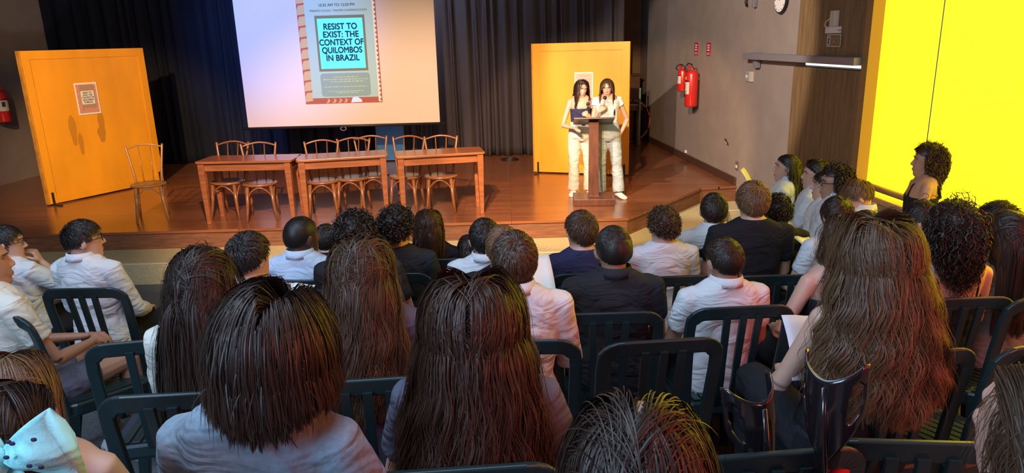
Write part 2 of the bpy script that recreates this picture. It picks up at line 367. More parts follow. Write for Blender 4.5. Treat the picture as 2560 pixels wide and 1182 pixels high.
sl = C(M().box(((SX0 + SX1) / 2, YS - 0.005, (SZ0 + SZ1) / 2), (SX1 - SX0, 0.004, SZ1 - SZ0)), 'slide', m_s_red)
sl['label'] = 'projected slide with a cyan title box'
def flat(x0, x1, z0, z1, lay): return M().box(((x0 + x1) / 2, YS - 0.008 - 0.0015 * lay, (z0 + z1) / 2), (x1 - x0, 0.0015, z1 - z0))
_inv = Matrix.Translation(sc.location).inverted()
def on_slide(o): o.matrix_parent_inverse = _inv; o.parent = sl; o.matrix_parent_inverse = Matrix(); return o
def SB(mb, name, m): return mb.build(name, m, sl)
SB(flat(-3.10, -2.06, 1.735, 3.75, 1), 'slide_field', m_s_bg)
SB(flat(-2.955, -2.185, 2.145, 2.985, 2), 'title_frame', m_s_frame)
SB(flat(-2.92, -2.22, 2.185, 2.94, 3), 'title_box', m_s_box)
SB(M().prism(rrect(0.78, 0.36, 0.05), (-2.56, YS - 0.0125, 1.935), (1, 0, 0), (0, 0, 1), (0, -1, 0), 0.0015), 'credits_box', m_s_grey)
cb = M(); rg = random.Random(3)
for z, w in ((2.055, 0.36), (2.02, 0.70), (1.985, 0.46), (1.905, 0.68), (1.835, 0.55), (1.81, 0.30)):
    x = -2.56 - w / 2
    while x < -2.56 + w / 2:
        l = rg.uniform(0.012, 0.06); cb.box((x + l / 2, YS - 0.0155, z), (l, 0.001, rg.uniform(0.009, 0.014))); x += l + 0.014
SB(cb, 'credits_lines', m_s_yel)
ltop = M(); rtop = M(); bot = M()
for i in range(13):
    z = 1.68 + i * 0.165; ltop.prism([(-3.215, z), (-3.10, z + 0.015), (-3.10, z + 0.15), (-3.19, z + 0.14), (-3.215, z + 0.08)], (0, YS - 0.0095, 0), (1, 0, 0), (0, 0, 1), (0, -1, 0), 0.0015)
zz = [(-2.058, 1.66)] + [(-2.005 - (.034 if k % 2 else .002), 1.66 + .034 * k) for k in range(61)] + [(-2.058, 1.66 + .034 * 60)]
rtop.prism(zz, (0, YS - 0.0095, 0), (1, 0, 0), (0, 0, 1), (0, -1, 0), 0.0015)
for x in (-2.9, -2.8, -2.71, -2.62): bot.prism([(x, 1.655), (x + 0.05, 1.66), (x + 0.075, 1.70), (x + 0.03, 1.73), (x + 0.04, 1.69)], (0, YS - 0.0095, 0), (1, 0, 0), (0, 0, 1), (0, -1, 0), 0.0015)
SB(ltop, 'scalloped_border', m_s_tan); SB(rtop, 'zigzag_border', m_s_cream); SB(bot, 'leaf_border', m_s_tan)
b2 = M(); b2.prism([(-2.5, 1.655), (-2.32, 1.66), (-2.33, 1.70), (-2.40, 1.745), (-2.47, 1.73)], (0, YS - 0.0095, 0), (1, 0, 0), (0, 0, 1), (0, -1, 0), 0.0015)
SB(b2, 'white_patch', slide_mat('slide_bluewhite', (0.75, 0.82, 0.92), 0.5))
for k, t in enumerate(('RESIST TO', 'EXIST: THE', 'CONTEXT OF', 'QUILOMBOS', 'IN BRAZIL')):
    text(t, 0.128, m_s_ink, sl, (-2.57, YS - 0.0145, 2.815 - k * 0.118), (PI / 2, 0, 0), 'title_lettering', bold=0.0055, sx=(0.90, 0.90, 0.86, 0.86, 0.90)[k])
text('10:35 AM TO 12:50 PM', 0.058, m_s_ink, sl, (-2.60, YS - 0.0115, 3.135), (PI / 2, 0, 0), 'time_lettering', bold=0.001)
text('FRIBURGO SCHOOL - THEATER/ CONFERENCE ROOM', 0.042, m_s_frame, sl, (-2.58, YS - 0.0115, 3.055), (PI / 2, 0, 0), 'place_lettering', bold=0.0005, sx=0.86)

# glossy blue board standing behind the screen
bb = empty('blue_board', (-2.12, 12.7, ZS), 0, 'glossy blue board standing behind the chairs under the screen', 'board')
m_blue = mat('glossy_blue', (0.05, 0.17, 0.34), 0.2, coat=0.5)
_o = M().box((0, 0, 0.62), (0.5, 0.04, 1.2)).build('panel', m_blue, bb, bevel=0.006)
_o = M().box((-0.18, 0, 0.01), (0.06, 0.3, 0.03)).box((0.18, 0, 0.01), (0.06, 0.3, 0.03)).build('feet', m_black, bb)

# ------------------------------------------------------------------ yellow folding panels with posters
m_pan = mat('orange_yellow_paint', (0.84, 0.34, 0.010), 0.5, noise=(2.2, 0.12, (1, 1, 0.35)), bump=(40, 0.05))
m_pan_edge = mat('worn_panel_edge', (0.55, 0.24, 0.03), 0.6, noise=(7, 0.3))
m_stain = mat('brown_drip_stain', (0.55, 0.22, 0.01), 0.6)
m_pink = mat('poster_pink', (0.62, 0.27, 0.20), 0.7, noise=(30, 0.15))
m_paper = mat('white_paper', (0.82, 0.76, 0.70), 0.8)
m_ink = mat('black_ink', (0.03, 0.03, 0.035), 0.7)
m_taupe = mat('poster_taupe', (0.42, 0.24, 0.17), 0.7)
def panel(p0, p1, h, label, poster, plabel, stains):
    p0 = Vector(p0); p1 = Vector(p1); d = p1 - p0; w = d.length; rz = math.atan2(d.y, d.x)
    r = empty('stage_flat', p0, rz, label, 'stage flat')
    M().box((w / 2, 0.03, h / 2 + 0.02), (w, 0.05, h)).build('board', m_pan, r, bevel=0.004)
    f = M(); t = 0.115
    f.box((w / 2, 0, h - t / 2 + 0.02), (w, 0.012, t)).box((t / 2, 0, h / 2 + 0.02), (t, 0.011, h)).box((w - t / 2, 0, h / 2 + 0.02), (t, 0.011, h)).box((w / 2, 0, 0.07), (w, 0.010, 0.1))
    f.build('frame', m_pan, r, bevel=0.003)
    M().box((-0.008, 0.02, h / 2 + 0.02), (0.016, 0.07, h)).build('edge_strip', m_pan_edge, r)
    for x in (0.06, w - 0.06):
        M().box((x, -0.02, 0.01), (0.04, 0.3, 0.02)).box((x, 0.0, 0.09), (0.03, 0.03, 0.18)).build('foot', m_black, r, bevel=0.003)
    if stains:
        for x, z, a, b in ((0.52, 0.98, 0.05, 0.22), (0.60, 0.78, 0.035, 0.16), (0.95, 1.02, 0.045, 0.2), (0.93, 0.88, 0.06, 0.12)):
            M().prism([(x + a * math.cos(q) * (1 + 0.2 * math.sin(3 * q)), z + b * math.sin(q)) for q in np.linspace(0, 2 * PI, 22)[:-1]], (0, 0.0045 - .0004 * (x > .55) - .0003 * (x > .94), 0), (1, 0, 0), (0, 0, 1), (0, -1, 0), 0.0008).build('stain', m_stain, r)
    x0, x1, z0, z1 = poster
    # poster taped on the panel: a thing of its own
    c = p0 + d.normalized() * ((x0 + x1) / 2); pr = empty('poster', (c.x, c.y, ZS + (z0 + z1) / 2), rz, plabel, 'poster')
    pw, ph = x1 - x0, z1 - z0; y = -0.0075
    M().box((0, y, 0), (pw, 0.002, ph)).build('sheet', m_paper, pr)
    return pr, pw, ph, y
PL0 = (-6.391, 9.653, 0.500); PL1 = (-5.555, 11.255, 0.500)
pr, pw, ph, y = panel(PL0, PL1, 2.06, 'orange yellow stage flat standing at the far left of the stage', (0.64, 0.97, 1.18, 1.625), 'small pink event poster taped on the left panel', True)
M().box((0, y - 0.0015, 0), (pw * 0.88, 0.001, ph * 0.9)).build('printed_field', m_pink, pr)
M().box((0.01, y - 0.0025, 0.03), (pw * 0.64, 0.001, ph * 0.72)).build('printed_panel', m_taupe, pr)
M().prism(rrect(pw * 0.58, ph * 0.42, 0.012), (0.005, y - 0.0025, 0.015), (1, 0, 0), (0, 0, 1), (0, -1, 0), 0.0015).build('title_card', m_paper, pr)
for k, t in enumerate(('RESIST TO', 'EXIST: THE', 'CONTEXT OF', 'QUILOMBOS', 'IN BRAZIL')):
    text(t, 0.031, m_ink, pr, (0.005, y - 0.0048, 0.08 - k * 0.033), (PI / 2, 0, 0), 'title_lettering', bold=0.0012, sx=0.92)
M().box((0.11, y - 0.0025, 0.185), (0.03, 0.001, 0.02)).build('corner_mark', m_paper, pr)
PR0 = (0.391, 11.148, 0.500); PR1 = (1.792, 10.660, 0.500)
pr, pw, ph, y = panel(PR0, PR1, 1.96, 'orange yellow stage flat standing behind the two speakers', (0.655, 0.94, 0.95, 1.55), 'tall pale pink poster behind the speakers', False)
M().box((0, y - 0.0015, 0), (pw * 0.9, 0.001, ph * 0.95)).build('printed_field', mat('overexposed_pink_print', (0.72, 0.42, 0.34), 0.7), pr)  # pale tone carries the overexposure by the stage light
pl = M()
for i in range(9): pl.box((0.01 * (i % 3), y - 0.0025, 0.25 - i * 0.05), (pw * (0.7 if i % 2 else 0.55), 0.001, 0.008))
pl.build('printed_lines', mat('overexposed_print', (0.5, 0.27, 0.22), 0.7), pr)  # print lines kept pale, overexposure painted into the ink

# ------------------------------------------------------------------ tables and bentwood chairs
m_table = mat('reddish_table_wood', (0.30, 0.10, 0.035), 0.34, noise=(3, 0.25, (1, 9, 9)), coat=0.3)
m_bent = mat('bentwood', (0.24, 0.088, 0.03), 0.33, noise=(5, 0.2, (1, 1, 6)), coat=0.25)
m_bentpale = mat('honey_bentwood', (0.36, 0.16, 0.05), 0.35, noise=(5, 0.2, (1, 1, 6)), coat=0.25)
def table(fl_, fr_, h, label):
    a = Vector((fl_[0], fl_[1], ZS)); b = Vector((fr_[0], fr_[1], ZS)); d = b - a; w = d.length; dp = 0.48
    r = empty('table', a, math.atan2(d.y, d.x), label, 'table', 'tables on the stage')
    M().prism([(x + w / 2, y + dp / 2) for x, y in rrect(w, dp, 0.035)], (0, 0, h - 0.028), (1, 0, 0), (0, 1, 0), (0, 0, 1), 0.028).build('tabletop', m_table, r, bevel=0.006)
    ap = M(); z = h - 0.075
    ap.box((w / 2, 0.055, z), (w - 0.14, 0.02, 0.095)).box((w / 2, dp - 0.055, z), (w - 0.14, 0.02, 0.095)).box((0.055, dp / 2, z), (0.02, dp - 0.14, 0.095)).box((w - 0.055, dp / 2, z), (0.02, dp - 0.14, 0.095))
    ap.build('apron', m_table, r, bevel=0.002)
    for x, sx in ((0.06, 1), (w - 0.06, -1)):
        for y, sy in ((0.055, 1), (dp - 0.055, -1)):
            q = []
            for zz, s in ((h - 0.029, 0.036), (h - 0.14, 0.036), (0.0, 0.022)):
                q.append([(x + i * s, y + j * s, zz) for i, j in ((-1, -1), (1, -1), (1, 1), (-1, 1))])
            M().loft(q).build('leg', m_table, r, bevel=0.004)
table((-3.715, 8.306, 1.265), (-2.557, 8.251, 1.265), 0.765, 'long reddish wooden table, leftmost of three on stage')
table((-2.494, 8.212, 1.265), (-1.45, 8.42, 0), 0.765, 'reddish wooden table in the middle of the three')
table((-1.340, 8.271, 1.265), (-0.29, 8.46, 0), 0.765, 'reddish wooden table with bluish sheen nearest the lectern')

def bentwood(m):
    r = empty('bentwood_chair')
    s = M(); rings = []
    for z, q in ((0.425, 0.93), (0.432, 1.0), (0.448, 1.0), (0.456, 0.95), (0.452, 0.6)):
        rings.append([(0.20 * q * math.cos(a) * (1.0 + 0.04 * math.cos(2 * a)), 0.195 * q * math.sin(a), z) for a in np.linspace(0, 2 * PI, 29)[:-1]])
    s.loft(rings).build('seat', m, r, smooth=True)
    for sx in (-1, 1):
        M().tube([(sx * 0.135, 0.14, 0.425), (sx * 0.15, 0.165, 0.22), (sx * 0.175, 0.20, 0.0)], [0.021, 0.020, 0.014], k=10).build('leg', m, r, smooth=True)
        M().tube([(sx * 0.165, -0.225, 0.0), (sx * 0.15, -0.175, 0.22), (sx * 0.145, -0.155, 0.44), (sx * 0.165, -0.185, 0.62), (sx * 0.205, -0.25, 0.88), (sx * 0.208, -0.255, 0.90)], [0.014, 0.018, 0.017, 0.015, 0.013, 0.012], k=10).build('back_post', m, r, smooth=True)
        M().tube([(sx * 0.055, -0.165, 0.45), (sx * 0.06, -0.20, 0.65), (sx * 0.068, -0.262, 0.885)], 0.0065, k=8).build('spindle', m, r, smooth=True)
    M().tube([(-0.198 + 0.396 * t, -0.248 - 0.03 * math.sin(PI * t), 0.865 + 0.04 * math.sin(PI * t)) for t in np.linspace(0, 1, 13)], 0.013, 0.011, k=8).build('top_rail', m, r, smooth=True)
    def arch(a, b, out):
        a = Vector(a); b = Vector(b); pts = []
        for t in np.linspace(0, 1, 15):
            p = a.lerp(b, t * 0.94 + 0.03); pts.append((p.x + out[0] * math.sin(PI * t), p.y + out[1] * math.sin(PI * t), 0.25 + 0.165 * math.sin(PI * t) ** 0.6))
        return M().tube(pts, 0.0085, k=7).build('arched_brace', m, r, smooth=True)
    arch((-0.16, 0.165, 0), (0.16, 0.165, 0), (0, 0.01)); arch((-0.16, 0.165, 0), (-0.15, -0.17, 0), (-0.01, 0)); arch((0.16, 0.165, 0), (0.15, -0.17, 0), (0.01, 0))
    return r
bc = bentwood(m_bent); used = False
for (p, rz, lab) in (
    ((-3.518, 8.743, 0.950), 176, 'bentwood chair with honey seat, leftmost behind the left table'),
    ((-3.063, 8.574, 0.950), 192, 'bentwood chair second behind the left table, turned a little'),
    ((-2.310, 8.617, 0.950), 188, 'bentwood chair behind the left end of the middle table'),
    ((-1.974, 8.751, 0.950), 180, 'bentwood chair second from left behind the middle table'),
    ((-1.743, 8.906, 0.950), 190, 'bentwood chair set farthest back behind the middle table'),
    ((-1.310, 8.785, 0.950), 172, 'bentwood chair behind the left end of the right table'),
    ((-0.866, 8.744, 0.950), 180, 'bentwood chair behind the right table, nearest the speakers')):
    o = bc if not used else copy_tree(bc); used = True
    o.location = (p[0], p[1], ZS); o.rotation_euler.z = R(rz); tag(o, lab, 'chair', 'bentwood chairs on the stage')
lc = bentwood(m_bentpale); lc.location = (-4.50, 8.72, ZS); lc.rotation_euler.z = R(203)
tag(lc, 'lone honey brown bentwood chair in front of the left panel', 'chair', 'bentwood chairs on the stage')

# ------------------------------------------------------------------ lectern
m_lect = mat('dark_lectern_wood', (0.115, 0.04, 0.022), 0.4, noise=(4, 0.3, (5, 5, 1)), coat=0.2)
m_tray = mat('lectern_top_dark', (0.05, 0.028, 0.022), 0.4)
le = empty('lectern', (1.06, 8.92, ZS), R(-4), 'dark wooden post lectern at the right of the stage', 'lectern')
M().box((0, 0.02, 0.045), (0.52, 0.44, 0.085)).build('base', m_lect, le, bevel=0.006)
q = [[(x * w, y * w * 0.75, z) for x, y in ((-1, -1), (1, -1), (1, 1), (-1, 1))] for z, w in ((0.085, 0.085), (0.10, 0.065), (0.95, 0.060), (1.03, 0.062))]
M().loft(q).build('post', m_lect, le, bevel=0.004)
M().box((0, 0.05, 1.04), (0.50, 0.40, 0.022), rx=R(-16)).build('reading_board', m_tray, le, bevel=0.004)
M().box((0, 0.245, 1.005), (0.50, 0.02, 0.045), rx=R(-16)).build('ledge', m_tray, le, bevel=0.003)

# ------------------------------------------------------------------ piano, green pole and pink hoop in the dark corner
m_piano = mat('piano_wood', (0.10, 0.045, 0.022), 0.35, noise=(4, 0.2, (1, 1, 5)))
pi = empty('upright_piano', (1.92, 14.15, ZS), 0, 'dark upright piano in the corner behind the yellow panel', 'piano')
M().box((0, 0.25, 0.66), (1.36, 0.34, 1.28)).box((0, 0.24, 1.315), (1.42, 0.40, 0.03)).build('case', m_piano, pi, bevel=0.01)
M().box((0, -0.05, 0.70), (1.36, 0.34, 0.10)).build('keybed', m_piano, pi, bevel=0.008)
M().box((0.0, -0.10, 0.757), (1.2, 0.15, 0.014)).build('keys', m_white, pi)
for sx in (-0.62, 0.62):
    M().box((sx, -0.05, 0.36), (0.09, 0.22, 0.60)).box((sx, 0.02, 0.04), (0.11, 0.5, 0.08)).build('leg', m_piano, pi, bevel=0.006)
m_green = mat('pale_green_pole', (0.35, 0.52, 0.33), 0.4)
po = tag(M().tube([(2.50, 13.72, ZS + 0.008), (2.54, 13.88, ZS + 1.09)], 0.018, k=10).build('pole', m_green, smooth=True), 'pale green pole leaning beside the piano', 'pole')
m_hoop = mat('salmon_hoop', (0.62, 0.17, 0.11), 0.4)
hp = empty('hoop', (2.66, 14.15, ZS), 0, 'salmon pink plastic hoop with black joints leaning on the wall', 'hoop')
hc = Vector((0.0 - 0.26, 0, 0.43)); hpts = [hc + Vector((0.40 * math.cos(a), 0.06 * math.cos(a), 0.41 * math.sin(a))) for a in np.linspace(0, 2 * PI, 41)]
M().tube(hpts, 0.018, k=8).build('ring', m_hoop, hp, smooth=True)
hj = M()
for i in (1, 4, 37, 33, 9): hj.tube([hpts[i] , hpts[(i + 1) % 40].lerp(hpts[i], 0.5)], 0.0195, k=8)
hj.build('joint', m_black, hp, smooth=True)

# ------------------------------------------------------------------ things on the right wall
def wp(y, z, out=0.0): return Vector((rwx(y), y, z)) + WALL_N * out
WRZ = math.atan2(-WALL_N.x, WALL_N.y) + PI   # local -y axis faces into the hall
WROT = math.atan2(WALL_N.y, WALL_N.x) + PI / 2
m_red = mat('extinguisher_red', (0.62, 0.02, 0.015), 0.3, coat=0.4)
m_label = mat('label_cream', (0.70, 0.62, 0.48), 0.6)
m_lgreen = mat('label_green', (0.22, 0.45, 0.24), 0.6)
m_lyel = mat('label_yellow', (0.72, 0.45, 0.03), 0.6)
def extinguisher(loc, rz, h, r_, label, green):
    o = empty('fire_extinguisher', loc, rz, label, 'fire extinguisher')
    prof = [(0.012, r_ * 0.96), (0.0, r_ * 0.85), (0.02, r_), (h * 0.80, r_), (h * 0.86, r_ * 0.88), (h * 0.90, r_ * 0.55), (h * 0.92, 0.025)]
    prof = [(0.0, r_ * 0.9)] + prof[2:]
    M().loft([[(q * math.cos(a), q * math.sin(a), z) for a in np.linspace(0, 2 * PI, 25)[:-1]] for z, q in prof]).build('cylinder', m_red, o, smooth=True)
    M().tube([(0, 0, h * 0.91), (0, 0, h * 0.96)], 0.022, k=10).build('valve', m_greymetal, o, smooth=True)
    hd = M(); hd.box((0, -0.03, h * 0.985), (0.022, 0.13, 0.02), rx=R(-24)).box((0, -0.025, h * 0.945), (0.02, 0.10, 0.014)); hd.build('handle', m_red, o, bevel=0.003)
    M().tube([(0.02, 0, h * 0.94), (-0.03, 0.01, h * 1.05), (-0.10, 0.0, h * 1.07), (-0.15, -0.02, h * 0.98), (-0.14, -0.03, h * 0.9), (-0.10, -0.03, h * 0.86)], 0.011, k=8).build('hose', m_black, o, smooth=True)
    def wrap(z0, z1, a0, a1, m, name, e=0.0015):
        A = np.linspace(R(a0), R(a1), 13); mb = M()
        V = [((r_ + e) * math.cos(a), (r_ + e) * math.sin(a), z) for z in (z0, z1) for a in A] + [((r_ - 0.002) * math.cos(a), (r_ - 0.002) * math.sin(a), z) for z in (z0, z1) for a in A]
        n = 13; mb.add(V, [(i, i + 1, n + i + 1, n + i) for i in range(n - 1)] + [(0, n, 3 * n, 2 * n), (n - 1, 2 * n - 1, 4 * n - 1, 3 * n - 1)]); mb.build(name, m, o, smooth=True)
    wrap(h * 0.32, h * 0.62, 195, 300, m_label, 'label_sheet')
    wrap(h * 0.63, h * 0.655, 195, 300, m_black, 'label_band')
    wrap(h * 0.44, h * 0.58, 222, 250, m_ink, 'label_mark', 0.0025)
    if green: wrap(h * 0.33, h * 0.42, 215, 275, m_lgreen, 'label_green', 0.0025); wrap(h * 0.68, h * 0.75, 215, 265, m_lyel, 'label_yellow')
    M().box((0, r_ + 0.02, h * 0.7), (0.04, 0.06, 0.05)).build('wall_bracket', m_greymetal, o)
    return o
p = wp(11.88, 1.655, 0.13); extinguisher(p, WROT + 0.35, 0.40, 0.082, 'smaller red fire extinguisher on the right wall', False)
p = wp(11.40, 1.45, 0.14); extinguisher(p, WROT + 0.35, 0.62, 0.098, 'larger red fire extinguisher beside the small one', True)
p = (-8.06, 11.5, 1.50); extinguisher(p, R(90), 0.55, 0.10, 'red fire extinguisher in shadow on the left wall', False)
m_sred = mat('sign_red', (0.45, 0.03, 0.045), 0.5)
def wallthing(name, y, z, label, cat, out=0.006): return empty(name, wp(y, z, out), WROT, label, cat)
for y, lab in ((11.64, 'narrow red safety sign above the small extinguisher'), (11.08, 'narrow red safety sign above the large extinguisher')):
    s = wallthing('safety_sign', y, 2.33, lab, 'sign')
    M().box((0, 0, 0), (0.17, 0.008, 0.19)).build('plate', m_sred, s)
    mk = M()
    for i in range(3): mk.box((0, -0.005, 0.055 - i * 0.035), (0.09 - 0.02 * (i % 2), 0.002, 0.018))
    for i in range(2): mk.box((0, -0.005, -0.058 - i * 0.02), (0.12, 0.002, 0.006))
    mk.build('printed_lines', m_paper, s)
s = wallthing('light_switch', 9.52, 2.0, 'grey double light switch plate on the right wall', 'light switch', 0.01)
M().box((-0.04, 0, 0), (0.10, 0.02, 0.13)).build('plate', mat('grey_switch', (0.33, 0.32, 0.33), 0.4), s, bevel=0.004)
M().box((-0.045, -0.012, 0), (0.05, 0.006, 0.035)).build('rocker', m_white, s)
M().box((0.085, 0, 0), (0.09, 0.03, 0.13)).build('side_plate', m_ivory, s, bevel=0.004)
s = wallthing('power_outlet', 9.74, 0.78, 'small power outlet low on the right wall', 'outlet', 0.008)
M().box((0, 0, 0), (0.09, 0.016, 0.12)).build('plate', mat('brown_outlet', (0.16, 0.11, 0.08), 0.5), s, bevel=0.004)
M().box((0, -0.009, -0.01), (0.05, 0.006, 0.04)).build('socket', m_white, s)
s = wallthing('cable_stub', 10.16, 1.065, 'loose cable end sticking out of the right wall', 'cable', 0.0)
M().tube([(-0.04, 0, 0.02), (0.0, -0.04, 0.03), (0.06, -0.03, 0.0), (0.08, -0.02, -0.05)], 0.006, k=6).build('wire', m_black, s, smooth=True)
M().tube([(-0.04, 0.0, -0.01), (0.02, -0.03, -0.03), (0.05, -0.03, -0.015)], 0.005, k=6).build('wire', m_ivory, s, smooth=True)
s = wallthing('wall_plug', 11.95, 0.645, 'tiny white plug low on the right wall', 'plug', 0.01)
M().box((0, 0, 0), (0.045, 0.03, 0.05)).build('body', m_white, s, bevel=0.006)
ck = wallthing('wall_clock', 8.69, 2.91, 'round black rimmed wall clock high on the right wall', 'clock', 0.02)
def disc(r0, y0, y1, n=32): return [[(r0 * math.cos(a), y, r0 * math.sin(a)) for a in np.linspace(0, 2 * PI, n + 1)[:-1]] for y in (y0, y1)]
M().loft(disc(0.155, 0.02, -0.02)).build('rim', m_black, ck, smooth=False, bevel=0.006)
M().loft(disc(0.137, -0.018, -0.023)).build('face', m_paper, ck)
hd = M(); hd.box((0.02, -0.026, 0.03), (0.008, 0.002, 0.09), ry=R(35)).box((-0.045, -0.028, 0.01), (0.10, 0.002, 0.006), ry=R(12)); hd.build('hands', m_ink, ck)
hd = M()
for i in range(12): a = 2 * PI * i / 12; hd.box((0.118 * math.sin(a), -0.0245, 0.118 * math.cos(a)), (0.008, 0.002, 0.02), ry=a)
hd.build('hour_marks', m_ink, ck)
s = wallthing('speaker_bracket', 9.55, 2.98, 'dark metal bracket at the top of the right wall', 'bracket', 0.0)
M().tube([(-0.16, 0, 0.08), (-0.15, -0.04, -0.04), (-0.14, -0.02, -0.10)], 0.014, k=8).build('hook', m_black, s, smooth=True)
M().box((0.12, -0.03, 0), (0.05, 0.05, 0.24)).build('arm', m_greymetal, s, bevel=0.006)
s = wallthing('emergency_light', 7.40, 2.665, 'upright white emergency light box above the door', 'emergency light', 0.055)
M().box((0, 0, 0), (0.10, 0.05, 0.155)).build('housing', m_ivory, s, bevel=0.008)
M().tube([(-0.05, -0.02, 0.0), (-0.11, -0.03, -0.03), (-0.12, -0.03, -0.07), (-0.06, -0.02, -0.09)], 0.006, k=6).build('cable', m_ivory, s, smooth=True)
s = wallthing('alarm_box', 7.41, 2.555, 'low wide white box just above the exit sign', 'box', 0.05)
M().box((0, 0, 0), (0.25, 0.04, 0.065)).build('housing', m_white, s, bevel=0.006)
M().tube([(0.12, -0.02, 0.0), (0.16, -0.02, 0.005)], 0.008, k=8).build('button', m_ivory, s, smooth=True)
ex = wallthing('exit_sign', 7.39, 2.453, 'framed exit sign reading SAÍDA on the ribbed wood', 'sign', 0.04)
M().box((0, 0, 0), (0.27, 0.01, 0.125)).build('plate', mat('sign_brown', (0.16, 0.105, 0.05), 0.4), ex)
fr = M(); fr.box((0, -0.006, 0.058), (0.27, 0.004, 0.008)).box((0, -0.006, -0.058), (0.27, 0.004, 0.008)).box((-0.131, -0.006, 0), (0.008, 0.004, 0.12)).box((0.131, -0.006, 0), (0.008, 0.004, 0.12)); fr.build('border', m_ivory, ex)
mn = M(); mn.box((-0.095, -0.006, 0), (0.05, 0.003, 0.095)); mn.build('pictogram_field', m_ivory, ex)
mn = M(); mn.prism([(0.008 * math.cos(a) - 0.09, 0.032 + 0.008 * math.sin(a)) for a in np.linspace(0, 2 * PI, 12)[:-1]], (0, -0.0075, 0), (1, 0, 0), (0, 0, 1), (0, -1, 0), 0.001)
for a_, b_ in (((-0.093, 0.02), (-0.098, -0.008)), ((-0.098, -0.008), (-0.085, -0.04)), ((-0.098, -0.008), (-0.113, -0.03)), ((-0.093, 0.018), (-0.078, 0.005)), ((-0.094, 0.018), (-0.112, 0.008))):
    mn.tube([(a_[0], -0.008, a_[1]), (b_[0], -0.008, b_[1])], 0.0045, k=5)
mn.build('running_figure', m_ink, ex)
text('SAÍDA', 0.075, m_ivory, ex, (0.035, -0.007, -0.002), (PI / 2, 0, 0), 'exit_lettering', bold=0.0015, sx=0.72)
# cable coil on the stage floor in front of the curtain
cc = tag(M().tube([(0.0 + 0.16 * math.cos(a) * (1 - a * 0.02), 12.45 + 0.12 * math.sin(a), ZS + 0.012 + a * 0.0012) for a in np.linspace(0, 4.2 * PI, 60)], 0.009, k=6).build('coiled_cable', m_black, smooth=True), 'black cable coiled on the stage beside the charcoal curtain', 'cable')

# ------------------------------------------------------------------ people: one continuous voxel-remeshed body, clothes and hair as children
m_skin_fair = mat('fair_skin', (0.56, 0.32, 0.23), 0.5, sss=0.0)
m_skin_tan = mat('tan_skin', (0.42, 0.215, 0.135), 0.5)
m_skin_dark = mat('dark_skin', (0.11, 0.05, 0.03), 0.45)
m_lip = mat('lip', (0.42, 0.12, 0.10), 0.45)
m_eye = mat('eye_white', (0.75, 0.72, 0.68), 0.25)
m_iris = mat('dark_iris', (0.02, 0.012, 0.008), 0.2)
m_brow = mat('eyebrow_hair', (0.035, 0.02, 0.014), 0.7)
SKIN = dict(fair=m_skin_fair, tan=m_skin_tan, dark=m_skin_dark)
HM = dict(black=hair_mat('black_hair', (0.006, 0.005, 0.005), (0.035, 0.024, 0.02)),
          dark=hair_mat('dark_brown_hair', (0.008, 0.005, 0.004), (0.052, 0.028, 0.019)),
          brown=hair_mat('brown_hair', (0.022, 0.012, 0.007), (0.125, 0.062, 0.033)),
          light=hair_mat('light_brown_hair', (0.075, 0.036, 0.016), (0.26, 0.135, 0.06)),
          golden=hair_mat('golden_brown_hair', (0.040, 0.021, 0.010), (0.21, 0.105, 0.048)),
          red=hair_mat('reddish_brown_hair', (0.016, 0.007, 0.005), (0.085, 0.034, 0.020)))
def cloth(name, c, rough=0.85, **k): return mat(name, c, rough, spec=0.2, bump=(260, 0.12), folds=0.55, **k)
CL = dict(white=cloth('white_cotton', (0.66, 0.65, 0.645)), blue_white=cloth('pale_blue_cotton', (0.55, 0.62, 0.76)), black=cloth('black_cotton', (0.016, 0.015, 0.017)),
          charcoal=cloth('black_shirt_cloth', (0.024, 0.024, 0.028)), navy=cloth('navy_cotton', (0.030, 0.030, 0.075)), grey=cloth('grey_melange', (0.22, 0.21, 0.21), noise=(70, 0.15)),
          greyblue=cloth('pale_blue_grey_melange', (0.26, 0.34, 0.41), noise=(90, 0.12)), slate=cloth('slate_blue_cotton', (0.115, 0.12, 0.17)), cream=cloth('cream_cotton', (0.62, 0.59, 0.50)),
          denim=cloth('pale_denim', (0.36, 0.42, 0.44), noise=(14, 0.12)), offwhite=cloth('off_white_denim', (0.58, 0.51, 0.42)), dk=cloth('dark_trousers', (0.018, 0.018, 0.022)),
          shorts=cloth('grey_blue_shorts', (0.125, 0.125, 0.165)), sparkle=cloth('black_knit', (0.012, 0.011, 0.013)), plum=cloth('dusky_cotton', (0.10, 0.085, 0.12)))
m_shoe_w = mat('white_shoe', (0.7, 0.68, 0.66), 0.5); m_shoe_k = mat('dark_shoe', (0.02, 0.02, 0.022), 0.5)

